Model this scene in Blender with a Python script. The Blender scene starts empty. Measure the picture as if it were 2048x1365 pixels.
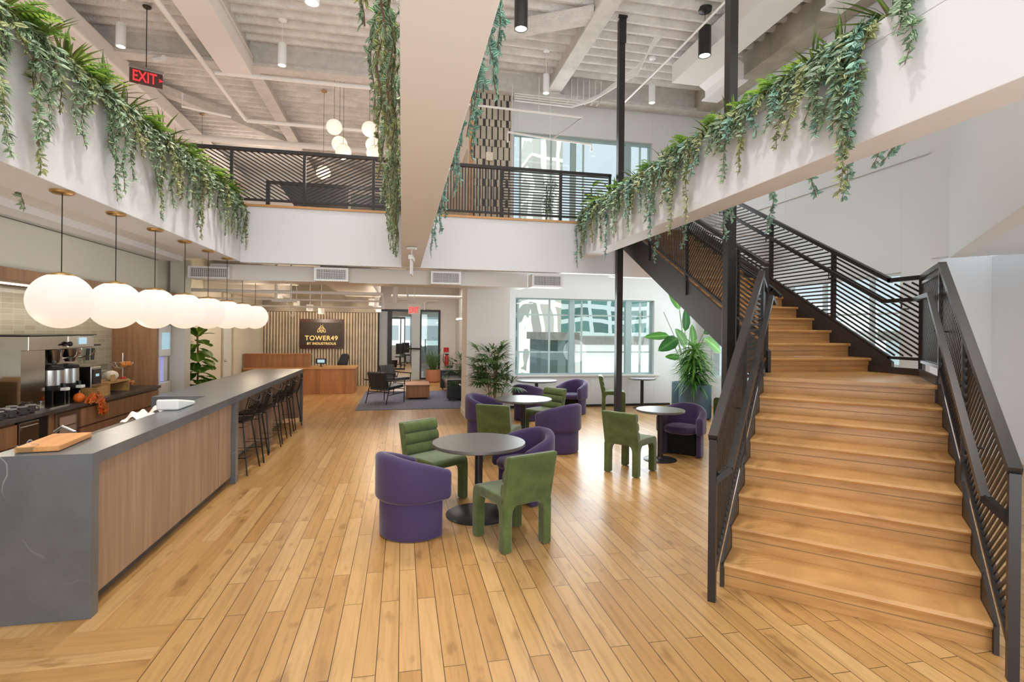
import bpy, bmesh, math, random
from math import sin, cos, pi, radians as R, atan2, sqrt
from mathutils import Vector as V, Matrix
rnd = random.Random(7)
SC = bpy.context.scene
COL = SC.collection

# ------------------------------------------------------------------ materials
def lin(c):
    return tuple(((x / 12.92) if x <= 0.04045 else ((x + 0.055) / 1.055) ** 2.4) for x in c) + (1,)
def hexc(h):
    return tuple(int(h[i:i + 2], 16) / 255 for i in (0, 2, 4))
class NT:
    def __init__(s, name):
        s.m = bpy.data.materials.new(name); s.m.use_nodes = True
        s.t = s.m.node_tree; s.n = s.t.nodes; s.l = s.t.links
        s.b = s.n['Principled BSDF']; s.o = s.n['Material Output']
    def node(s, typ, **kw):
        x = s.n.new(typ)
        for k, v in kw.items():
            if hasattr(x, k) and not k[0].isupper(): setattr(x, k, v)
            else: x.inputs[k].default_value = v
        return x
    def link(s, a, b): s.l.new(a, b)
    def coords(s, scale=(1, 1, 1), rot=(0, 0, 0), loc=(0, 0, 0)):
        tc = s.node('ShaderNodeTexCoord'); mp = s.node('ShaderNodeMapping')
        mp.inputs['Scale'].default_value = scale; mp.inputs['Rotation'].default_value = rot; mp.inputs['Location'].default_value = loc
        s.link(tc.outputs['Object'], mp.inputs['Vector']); return mp.outputs['Vector']
    def ramp(s, fac, stops):
        r = s.node('ShaderNodeValToRGB'); e = r.color_ramp.elements
        while len(e) > 1: e.remove(e[-1])
        e[0].position = stops[0][0]; e[0].color = stops[0][1]
        for p, c in stops[1:]:
            q = e.new(p); q.color = c
        s.link(fac, r.inputs['Fac']); return r.outputs['Color']
    def bump(s, h, strength=.3, dist=.01):
        b = s.node('ShaderNodeBump'); b.inputs['Strength'].default_value = strength; b.inputs['Distance'].default_value = dist
        s.link(h, b.inputs['Height']); s.link(b.outputs['Normal'], s.b.inputs['Normal'])
def plain(name, c, rough=.6, metal=0, bump=0, bscale=60, var=0, sheen=0, spec=.5, coat=0):
    t = NT(name); b = t.b
    b.inputs['Base Color'].default_value = lin(c); b.inputs['Roughness'].default_value = rough; b.inputs['Metallic'].default_value = metal
    b.inputs['Specular IOR Level'].default_value = spec
    if coat: b.inputs['Coat Weight'].default_value = coat; b.inputs['Coat Roughness'].default_value = .15
    if sheen:
        b.inputs['Sheen Weight'].default_value = sheen; b.inputs['Sheen Roughness'].default_value = .4
    n = t.node('ShaderNodeTexNoise', Scale=bscale, Detail=4.0)
    t.link(t.coords(), n.inputs['Vector'])
    if var:
        v = t.node('ShaderNodeTexNoise', Scale=bscale * .12, Detail=4.0); t.link(t.coords(), v.inputs['Vector'])
        lo = lin([max(0, x * (1 - var)) for x in c]); hi = lin([min(1, x * (1 + var)) for x in c])
        t.link(t.ramp(v.outputs['Fac'], [(.3, lo), (.7, hi)]), b.inputs['Base Color'])
    if bump: t.bump(n.outputs['Fac'], bump, .03 if bump >= 1 else .01)
    return t.m
def emit(name, c, s):
    t = NT(name); b = t.b
    b.inputs['Base Color'].default_value = lin(c); b.inputs['Emission Color'].default_value = lin(c); b.inputs['Emission Strength'].default_value = s
    b.inputs['Roughness'].default_value = .4
    return t.m
def wood(name, c1, c2, c3, axis='Z', scale=1.0, rough=.45):
    t = NT(name)
    sc = {'X': (1.2, 22, 22), 'Y': (22, 1.2, 22), 'Z': (22, 22, 1.2)}[axis]
    sc = tuple(x * scale for x in sc)
    n = t.node('ShaderNodeTexNoise', Scale=1.0, Detail=6.0, Roughness=.62, Distortion=.35); t.link(t.coords(sc), n.inputs['Vector'])
    sc2 = {'X': (.25, 3.5, 3.5), 'Y': (3.5, .25, 3.5), 'Z': (3.5, 3.5, .25)}[axis]
    n2 = t.node('ShaderNodeTexNoise', Scale=1.0, Detail=3.0, Distortion=1.2); t.link(t.coords(sc2), n2.inputs['Vector'])
    mx = t.node('ShaderNodeMath', operation='ADD'); t.link(n.outputs['Fac'], mx.inputs[0]); t.link(n2.outputs['Fac'], mx.inputs[1])
    hf = t.node('ShaderNodeMath', operation='MULTIPLY'); hf.inputs[1].default_value = .5; t.link(mx.outputs[0], hf.inputs[0])
    t.link(t.ramp(hf.outputs[0], [(.33, lin(c1)), (.5, lin(c2)), (.68, lin(c3))]), t.b.inputs['Base Color'])
    t.b.inputs['Roughness'].default_value = rough
    t.bump(n.outputs['Fac'], .06, .004)
    return t.m
def floor_mat():
    t = NT('oak_plank_floor')
    def planks(rot, w, h, seed, gap):
        vec = t.coords((1, 1, 1), (0, 0, rot), (seed, seed * .37, 0))
        br = t.node('ShaderNodeTexBrick', offset=.37, offset_frequency=2, squash=1.0)
        br.inputs['Color1'].default_value = (0, 0, 0, 1); br.inputs['Color2'].default_value = (1, 1, 1, 1); br.inputs['Mortar'].default_value = (.5, .5, .5, 1)
        br.inputs['Scale'].default_value = 1; br.inputs['Mortar Size'].default_value = gap; br.inputs['Mortar Smooth'].default_value = .1
        br.inputs['Brick Width'].default_value = w; br.inputs['Row Height'].default_value = h; br.inputs['Bias'].default_value = 0
        t.link(vec, br.inputs['Vector'])
        sep = t.node('ShaderNodeSeparateColor'); t.link(br.outputs['Color'], sep.inputs[0])
        # wood grain, shifted per plank
        off = t.node('ShaderNodeVectorMath', operation='SCALE'); off.inputs['Scale'].default_value = 13.0
        comb = t.node('ShaderNodeCombineXYZ'); t.link(sep.outputs[0], comb.inputs[0]); t.link(sep.outputs[0], comb.inputs[1]); t.link(sep.outputs[0], comb.inputs[2])
        t.link(comb.outputs[0], off.inputs[0])
        add = t.node('ShaderNodeVectorMath', operation='ADD'); t.link(vec, add.inputs[0]); t.link(off.outputs[0], add.inputs[1])
        mp = t.node('ShaderNodeMapping'); mp.inputs['Scale'].default_value = (1.6, 26, 1); t.link(add.outputs[0], mp.inputs['Vector'])
        g = t.node('ShaderNodeTexNoise', Scale=1.0, Detail=6.0, Roughness=.6, Distortion=.8); t.link(mp.outputs[0], g.inputs['Vector'])
        mp2 = t.node('ShaderNodeMapping'); mp2.inputs['Scale'].default_value = (2.2, 5, 1); t.link(add.outputs[0], mp2.inputs['Vector'])
        kn = t.node('ShaderNodeTexNoise', Scale=1.6, Detail=3.0); t.link(mp2.outputs[0], kn.inputs['Vector'])
        base = t.ramp(sep.outputs[0], [(0, lin(hexc('b58850'))), (.35, lin(hexc('bb8f57'))), (.65, lin(hexc('c0955c'))), (1, lin(hexc('cba26c')))])
        gr = t.ramp(g.outputs['Fac'], [(.3, (.62, .58, .52, 1)), (.55, (1, 1, 1, 1)), (.8, (1.05, 1.03, 1, 1))])
        m1 = t.node('ShaderNodeMix', data_type='RGBA', blend_type='MULTIPLY'); m1.inputs[0].default_value = .55
        t.link(base, m1.inputs[6]); t.link(gr, m1.inputs[7])
        k2 = t.ramp(kn.outputs['Fac'], [(.29, (.4, .32, .24, 1)), (.39, (1, 1, 1, 1))])
        m2 = t.node('ShaderNodeMix', data_type='RGBA', blend_type='MULTIPLY'); m2.inputs[0].default_value = .5
        t.link(m1.outputs[2], m2.inputs[6]); t.link(k2, m2.inputs[7])
        m3 = t.node('ShaderNodeMix', data_type='RGBA'); m3.inputs[7].default_value = lin(hexc('4a3420'))
        t.link(br.outputs['Fac'], m3.inputs[0]); t.link(m2.outputs[2], m3.inputs[6])
        return m3.outputs[2], br.outputs['Fac'], g.outputs['Fac']
    c1, f1, g1 = planks(R(90), 1.25, .123, .0, .0026)
    c2, f2, g2 = planks(R(90), 1.6, .123, .3, .0004)
    c3, f3, g3 = planks(R(0), 1.6, .123, .6, .0004)
    geo = t.node('ShaderNodeNewGeometry'); sp = t.node('ShaderNodeSeparateXYZ'); t.link(geo.outputs['Position'], sp.inputs[0])
    # seamless border along the bar: x < -1.35 ; cross planks in front of the bar end: y < 3.62 + (x + 1.9) * -.9
    a = t.node('ShaderNodeMath', operation='LESS_THAN'); a.inputs[1].default_value = -1.37; t.link(sp.outputs[0], a.inputs[0])
    s1 = t.node('ShaderNodeMath', operation='SUBTRACT'); t.link(sp.outputs[1], s1.inputs[0]); t.link(sp.outputs[0], s1.inputs[1])
    b = t.node('ShaderNodeMath', operation='LESS_THAN'); b.inputs[1].default_value = 5.55; t.link(s1.outputs[0], b.inputs[0])
    ylt = t.node('ShaderNodeMath', operation='LESS_THAN'); ylt.inputs[1].default_value = 3.72; t.link(sp.outputs[1], ylt.inputs[0])
    ab = t.node('ShaderNodeMath', operation='MULTIPLY'); t.link(a.outputs[0], ab.inputs[0]); t.link(ylt.outputs[0], ab.inputs[1])
    mA = t.node('ShaderNodeMix', data_type='RGBA'); t.link(a.outputs[0], mA.inputs[0]); t.link(c1, mA.inputs[6]); t.link(c2, mA.inputs[7])
    mB = t.node('ShaderNodeMix', data_type='RGBA'); t.link(ab.outputs[0], mB.inputs[0]); t.link(mA.outputs[2], mB.inputs[6]); t.link(c3, mB.inputs[7])
    t.link(mB.outputs[2], t.b.inputs['Base Color'])
    t.b.inputs['Roughness'].default_value = .31
    t.b.inputs['Specular IOR Level'].default_value = .5
    inv = t.node('ShaderNodeMath', operation='SUBTRACT'); inv.inputs[0].default_value = 1.0; t.link(f1, inv.inputs[1])
    t.bump(g1, .05, .003)
    return t.m
def tread_mat():
    t = NT('oak_stair_boards')
    n = t.node('ShaderNodeTexNoise', Scale=1.0, Detail=6.0, Roughness=.62, Distortion=.9); 
    vec = t.coords((1.8, 1.8, 26)); t.link(vec, n.inputs['Vector'])
    n2 = t.node('ShaderNodeTexNoise', Scale=2.2, Detail=2.0); t.link(t.coords(), n2.inputs['Vector'])
    c = t.ramp(n.outputs['Fac'], [(.25, lin(hexc('a67a48'))), (.5, lin(hexc('c4935a'))), (.75, lin(hexc('d2a36a')))])
    k = t.ramp(n2.outputs['Fac'], [(.28, (.5, .4, .3, 1)), (.38, (.93, .92, .9, 1)), (.7, (1, 1, 1, 1))])
    m = t.node('ShaderNodeMix', data_type='RGBA', blend_type='MULTIPLY'); m.inputs[0].default_value = .7
    t.link(c, m.inputs[6]); t.link(k, m.inputs[7]); m.inputs[0].default_value = .3; t.link(m.outputs[2], t.b.inputs['Base Color'])
    t.b.inputs['Roughness'].default_value = .33
    t.bump(n.outputs['Fac'], .05, .003)
    return t.m
def stone_mat():
    t = NT('grey_quartz')
    n = t.node('ShaderNodeTexNoise', Scale=2.2, Detail=8.0, Roughness=.6); t.link(t.coords(), n.inputs['Vector'])
    base = t.ramp(n.outputs['Fac'], [(.3, lin(hexc('4f545a'))), (.7, lin(hexc('666a6e')))])
    d = t.node('ShaderNodeTexNoise', Scale=1.3, Detail=3.0); t.link(t.coords(), d.inputs['Vector'])
    mx = t.node('ShaderNodeVectorMath', operation='SCALE'); mx.inputs['Scale'].default_value = 1.0
    t.link(d.outputs['Color'], mx.inputs[0])
    ad = t.node('ShaderNodeVectorMath', operation='ADD'); t.link(t.coords(), ad.inputs[0]); t.link(mx.outputs[0], ad.inputs[1])
    v = t.node('ShaderNodeTexVoronoi', feature='DISTANCE_TO_EDGE', Scale=.9); t.link(ad.outputs[0], v.inputs['Vector'])
    vein = t.ramp(v.outputs['Distance'], [(0, (1, 1, 1, 1)), (.006, (0, 0, 0, 1))])
    n3 = t.node('ShaderNodeTexNoise', Scale=1.7); t.link(t.coords(), n3.inputs['Vector'])
    msk = t.ramp(n3.outputs['Fac'], [(.5, (0, 0, 0, 1)), (.62, (.55, .55, .55, 1))])
    mm = t.node('ShaderNodeMath', operation='MULTIPLY'); t.link(vein, mm.inputs[0]); t.link(msk, mm.inputs[1])
    m = t.node('ShaderNodeMix', data_type='RGBA'); m.inputs[7].default_value = lin(hexc('b9bcbe'))
    t.link(mm.outputs[0], m.inputs[0]); t.link(base, m.inputs[6]); t.link(m.outputs[2], t.b.inputs['Base Color'])
    t.b.inputs['Roughness'].default_value = .3; t.b.inputs['Specular IOR Level'].default_value = .8
    return t.m
def leaf_mat(name, edge, mid, stripe, tr=.25, stripes=True):
    t = NT(name)
    uv = t.node('ShaderNodeUVMap'); sp = t.node('ShaderNodeSeparateXYZ'); t.link(uv.outputs[0], sp.inputs[0])
    if stripes:
        c = t.ramp(sp.outputs[0], [(0, lin(edge)), (.13, lin(edge)), (.2, lin(stripe)), (.3, lin(stripe)), (.36, lin(mid)), (.47, lin(mid)), (.5, lin(stripe)), (.53, lin(mid)), (.64, lin(mid)), (.7, lin(stripe)), (.8, lin(stripe)), (.87, lin(edge)), (1, lin(edge))])
    else:
        c = t.ramp(sp.outputs[0], [(0, lin(edge)), (.4, lin(mid)), (.5, lin(stripe)), (.6, lin(mid)), (1, lin(edge))])
    at = t.node('ShaderNodeAttribute', attribute_name='tint')
    hs = t.node('ShaderNodeHueSaturation'); t.link(c, hs.inputs['Color'])
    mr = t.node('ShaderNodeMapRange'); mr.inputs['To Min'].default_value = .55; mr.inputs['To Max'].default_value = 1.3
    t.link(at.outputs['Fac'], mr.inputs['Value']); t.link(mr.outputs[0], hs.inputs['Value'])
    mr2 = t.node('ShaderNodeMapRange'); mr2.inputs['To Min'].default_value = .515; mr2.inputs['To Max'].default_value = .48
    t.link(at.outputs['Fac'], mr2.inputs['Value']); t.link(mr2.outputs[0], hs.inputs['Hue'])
    t.link(hs.outputs[0], t.b.inputs['Base Color']); t.b.inputs['Roughness'].default_value = .5
    tb = t.node('ShaderNodeBsdfTranslucent'); t.link(hs.outputs[0], tb.inputs[0])
    mx = t.node('ShaderNodeMixShader'); mx.inputs[0].default_value = tr
    t.link(t.b.outputs[0], mx.inputs[1]); t.link(tb.outputs[0], mx.inputs[2]); t.link(mx.outputs[0], t.o.inputs['Surface'])
    return t.m
def glass_mat(name, tint=(.93, .97, .96), refl=.12, rough=0.0):
    t = NT(name)
    tr = t.node('ShaderNodeBsdfTransparent'); tr.inputs[0].default_value = tint + (1,)
    gl = t.node('ShaderNodeBsdfGlossy'); gl.inputs['Roughness'].default_value = rough
    fr = t.node('ShaderNodeFresnel'); fr.inputs[0].default_value = 1.45
    mu = t.node('ShaderNodeMath', operation='MULTIPLY_ADD'); mu.inputs[1].default_value = 1.0; mu.inputs[2].default_value = refl * .3
    t.link(fr.outputs[0], mu.inputs[0])
    geo = t.node('ShaderNodeNewGeometry'); inv = t.node('ShaderNodeMath', operation='SUBTRACT'); inv.inputs[0].default_value = 1.0; t.link(geo.outputs['Backfacing'], inv.inputs[1])
    m3 = t.node('ShaderNodeMath', operation='MULTIPLY'); t.link(mu.outputs[0], m3.inputs[0]); t.link(inv.outputs[0], m3.inputs[1]); mu = m3
    mx = t.node('ShaderNodeMixShader'); t.link(mu.outputs[0], mx.inputs[0]); t.link(tr.outputs[0], mx.inputs[1]); t.link(gl.outputs[0], mx.inputs[2])
    t.link(mx.outputs[0], t.o.inputs['Surface']); return t.m
def brick_mat(name, c1, c2, mortar, w, h, gap, plane='YZ', rough=.3, off=0.0, bump=.3):
    t = NT(name)
    tc = t.node('ShaderNodeTexCoord'); sp = t.node('ShaderNodeSeparateXYZ'); cb = t.node('ShaderNodeCombineXYZ')
    t.link(tc.outputs['Object'], sp.inputs[0])
    i = {'X': 0, 'Y': 1, 'Z': 2}
    t.link(sp.outputs[i[plane[0]]], cb.inputs[0]); t.link(sp.outputs[i[plane[1]]], cb.inputs[1])
    br = t.node('ShaderNodeTexBrick', offset=off, offset_frequency=2)
    br.inputs['Color1'].default_value = lin(c1); br.inputs['Color2'].default_value = lin(c2); br.inputs['Mortar'].default_value = lin(mortar)
    br.inputs['Scale'].default_value = 1; br.inputs['Mortar Size'].default_value = gap; br.inputs['Brick Width'].default_value = w; br.inputs['Row Height'].default_value = h
    t.link(cb.outputs[0], br.inputs['Vector']); t.link(br.outputs['Color'], t.b.inputs['Base Color'])
    t.b.inputs['Roughness'].default_value = rough
    if bump:
        iv = t.node('ShaderNodeMath', operation='SUBTRACT'); iv.inputs[0].default_value = 1; t.link(br.outputs['Fac'], iv.inputs[1])
        t.bump(iv.outputs[0], bump, .003)
    return t.m
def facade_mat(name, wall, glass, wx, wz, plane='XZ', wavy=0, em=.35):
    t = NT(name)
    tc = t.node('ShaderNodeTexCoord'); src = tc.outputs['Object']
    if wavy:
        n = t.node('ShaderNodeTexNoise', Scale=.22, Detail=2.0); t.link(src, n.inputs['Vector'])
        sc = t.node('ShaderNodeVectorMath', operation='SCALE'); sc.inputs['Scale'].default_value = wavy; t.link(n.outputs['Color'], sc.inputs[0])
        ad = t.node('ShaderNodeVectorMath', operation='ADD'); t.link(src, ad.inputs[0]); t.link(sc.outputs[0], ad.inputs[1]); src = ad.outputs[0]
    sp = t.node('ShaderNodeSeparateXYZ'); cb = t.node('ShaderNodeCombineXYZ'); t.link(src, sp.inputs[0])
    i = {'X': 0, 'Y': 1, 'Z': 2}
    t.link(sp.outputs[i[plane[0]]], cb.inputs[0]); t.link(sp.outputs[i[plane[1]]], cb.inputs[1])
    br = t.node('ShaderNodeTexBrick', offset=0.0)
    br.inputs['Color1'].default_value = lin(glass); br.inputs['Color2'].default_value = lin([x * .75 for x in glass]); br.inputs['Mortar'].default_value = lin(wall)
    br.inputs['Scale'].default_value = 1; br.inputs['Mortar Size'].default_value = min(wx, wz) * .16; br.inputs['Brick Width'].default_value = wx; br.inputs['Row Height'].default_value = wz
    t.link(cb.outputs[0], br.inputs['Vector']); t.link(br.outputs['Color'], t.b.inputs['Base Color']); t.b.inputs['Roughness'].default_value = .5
    t.link(br.outputs['Color'], t.b.inputs['Emission Color']); t.b.inputs['Emission Strength'].default_value = em  # facades glow in place of daylight falling on them
    return t.m

M = {}
M['wall'] = plain('white_wall_paint', hexc('e9e6e2'), .65, bump=.03, bscale=300)
M['wallcool'] = plain('cool_white_wall_paint', hexc('e2e3e4'), .6, bump=.03, bscale=300)
M['plaster'] = plain('planter_plaster', hexc('e9e9ec'), .6, bump=.05, bscale=200)
M['soffit'] = plain('bounce_offset_soffit', hexc('dfe6f2'), .6)  # bluish tint put in to offset warm light bounced off the floor
M['sage'] = plain('sage_grey_paint', hexc('d5d3c6'), .6)
M['ceil'] = plain('sprayed_ceiling', hexc('e6e1dc'), .9, bump=1.0, bscale=30, var=.05)
M['beam'] = plain('sprayed_steel', hexc('e2dcd5'), .9, bump=1.0, bscale=45, var=.04)
M['duct'] = plain('duct_white', hexc('ebe6e1'), .5)
M['pipe'] = plain('pipe_white', hexc('f0ece8'), .4)
M['concrete'] = plain('concrete', hexc('b3aa9b'), .8, bump=.15, bscale=25, var=.08)
M['floor'] = floor_mat()
M['tread'] = tread_mat()
M['walnut'] = wood('walnut_veneer', hexc('8a6d57'), hexc('a3856c'), hexc('b59980'))
M['walnutd'] = wood('walnut_cabinet', hexc('7f5a3e'), hexc('987050'), hexc('af8763'))
M['walnutw'] = wood('walnut_desk', hexc('8f5d38'), hexc('ad7547'), hexc('bf8858'))
M['oakcap'] = wood('oak_cap', hexc('b98550'), hexc('cf9d66'), hexc('dcae78'), 'X')
M['board'] = wood('cutting_board', hexc('b97a3f'), hexc('cf9152'), hexc('dca566'), 'Y')
M['stone'] = stone_mat()
M['counter'] = plain('dark_counter', hexc('514b48'), .35, var=.1, bscale=60)
M['black'] = plain('black_steel', hexc('33302f'), .38, metal=.35, bump=.02, bscale=500)
M['steelb'] = plain('black_painted_steel', hexc('2e2c2c'), .35, metal=.2)
M['wire'] = plain('black_wire', hexc('201d1b'), .4, metal=.4)
M['stringer'] = plain('bronze_stringer', hexc('453f3b'), .42, metal=.4)
M['tabletop'] = plain('grey_laminate', hexc('5c5853'), .34)
M['green'] = plain('green_velvet', hexc('4e5c2b'), .8, bump=.08, bscale=60, var=.13, sheen=.5)
M['purple'] = plain('purple_wool', hexc('413058'), .85, bump=.1, bscale=900, var=.06, sheen=.35)
M['shadow'] = plain('shade_black', hexc('141214'), .9)
M['brass'] = plain('brushed_brass', hexc('c39a63'), .32, metal=.85)
def opal(name, c, s):
    t = NT(name); t.b.inputs['Base Color'].default_value = (.05, .05, .05, 1); t.b.inputs['Emission Color'].default_value = lin(c); t.b.inputs['Emission Strength'].default_value = s; t.b.inputs['Roughness'].default_value = .55
    sp = t.node('ShaderNodeSeparateXYZ'); t.link(t.coords(), sp.inputs[0]); mr = t.node('ShaderNodeMapRange'); mr.inputs['From Min'].default_value = -1.16; mr.inputs['From Max'].default_value = -.78
    t.link(sp.outputs[2], mr.inputs['Value']); t.link(t.ramp(mr.outputs[0], [(0, lin([c[0], c[1] * .95, c[2] * .88])), (.6, lin(c)), (1, lin([1, .98, .94]))]), t.b.inputs['Emission Color'])
    oi = t.node('ShaderNodeObjectInfo'); m2 = t.node('ShaderNodeMapRange'); m2.inputs['To Min'].default_value = s * .96; m2.inputs['To Max'].default_value = s * 1.06
    t.link(oi.outputs['Random'], m2.inputs['Value']); t.link(m2.outputs[0], t.b.inputs['Emission Strength']); return t.m
M['globe'] = opal('opal_glass', hexc('ffefe0'), 1.06)
M['globe2'] = emit('opal_glass_upper', hexc('fff0de'), .62)
M['bulb'] = emit('lamp_lens', hexc('fff3df'), 6)
M['white'] = plain('white_enamel', hexc('efefed'), .4)
M['chrome'] = plain('stainless', hexc('c9c6c1'), .22, metal=1)
M['mirror'] = plain('polished_steel', hexc('b7b2a8'), .14, metal=1)
M['plastic'] = plain('black_plastic', hexc('1b1a1b'), .35)
M['leather'] = plain('black_leather', hexc('2f3338'), .38, bump=.08, bscale=200)
M['tan'] = plain('terracotta', hexc('b67c5c'), .6)
M['soil'] = plain('soil', hexc('3a2c22'), .95)
M['bluepot'] = plain('slate_blue_planter', hexc('3c5560'), .45)
M['rug'] = plain('blue_grey_rug', hexc('6f7388'), .95, bump=.3, bscale=120, var=.12)
M['tile'] = brick_mat('sage_backsplash_tile', hexc('b9b3a0'), hexc('aca590'), hexc('cfc8b6'), .2, .065, .0025, 'YZ', .12, 0)
M['fluted'] = plain('fluted_cream_tile', hexc('cbbfac'), .5, var=.07, bscale=20)
M['glass'] = glass_mat('window_glass')
M['frost'] = plain('frosted_film', hexc('cfd8da'), .5)
M['framew'] = plain('window_frame_pale', hexc('dfe6e6'), .45)
M['framet'] = plain('window_frame_teal', hexc('a9c0c2'), .4)
M['blind'] = emit('pale_blue_blind', hexc('cfe6ef'), .55)
M['red'] = emit('exit_red', hexc('ff3038'), 1.0)
M['redpaint'] = plain('red_paint', hexc('c92a22'), .35)
M['signb'] = plain('sign_dark_bronze', hexc('3b2b1d'), .35)
M['gold'] = emit('sign_gold', hexc('e6cd84'), .45)
M['smoke'] = plain('smoked_acrylic', hexc('5a3b37'), .2)
M['orange'] = plain('orange_pumpkin', hexc('e06a1c'), .5, var=.08)
M['orangef'] = plain('orange_peel', hexc('ee8f28'), .45, bump=.1, bscale=400)
M['apple_red'] = plain('apple_red', hexc('c43a30'), .3, var=.15)
M['apple_green'] = plain('apple_green', hexc('a8c23c'), .3)
M['cream'] = plain('cream_pumpkin', hexc('ece2d0'), .5)
M['mug'] = plain('charcoal_mug', hexc('4b4a4d'), .35)
M['bamboo'] = wood('bamboo', hexc('b08048'), hexc('c4955b'), hexc('d3a86d'), 'Y')
M['paper'] = plain('kraft_paper', hexc('b79268'), .8)
M['screen'] = emit('pale_blue_screen', hexc('a9cfe2'), .6)
M['lcd'] = emit('violet_light', hexc('9aa0ff'), 1.2)
M['towel'] = plain('white_towel', hexc('f0ece6'), .9, bump=.3, bscale=150)
M['leafv'] = leaf_mat('striped_vine_leaf', hexc('66966a'), hexc('4f8258'), hexc('dbe3c6'))
M['leafc'] = leaf_mat('striped_vine_leaf_cool', hexc('58a088'), hexc('3d8570'), hexc('d2ebdd'))
M['leafo'] = leaf_mat('striped_vine_leaf_olive', hexc('80904e'), hexc('66803c'), hexc('dcdcae'))
M['vstem'] = plain('vine_stem', hexc('7b5a45'), .7)
M['spike'] = leaf_mat('spiky_leaf', hexc('6b4a35'), hexc('5d8a35'), hexc('79a04a'), .2, False)
M['fern'] = leaf_mat('fern_leaf', hexc('8fb850'), hexc('9cc65c'), hexc('8ab24e'), .35, False)
M['palm'] = leaf_mat('palm_leaf', hexc('44682f'), hexc('4d7536'), hexc('5e8742'), .2, False)
M['fig'] = leaf_mat('fig_leaf', hexc('4f8126'), hexc('5f9430'), hexc('b9cf6a'), .3, False)
M['bird'] = leaf_mat('bird_of_paradise_leaf', hexc('38682c'), hexc('417633'), hexc('6a9c4a'), .3, False)
M['dracaena'] = leaf_mat('dracaena_leaf', hexc('3f7432'), hexc('4f8c38'), hexc('98bf50'), .25, False)
M['fall'] = leaf_mat('autumn_leaf', hexc('dd6a20'), hexc('ea8332'), hexc('f3a94a'), .2, False)
M['stem'] = plain('green_stem', hexc('66803f'), .6)
M['cane'] = plain('brown_cane', hexc('8b6f4c'), .7)
M['clear'] = glass_mat('clear_glass', (.9, .93, .92), .4)
M['checkd'] = plain('checker_dark', hexc('3c3a3a'), .4)

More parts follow.
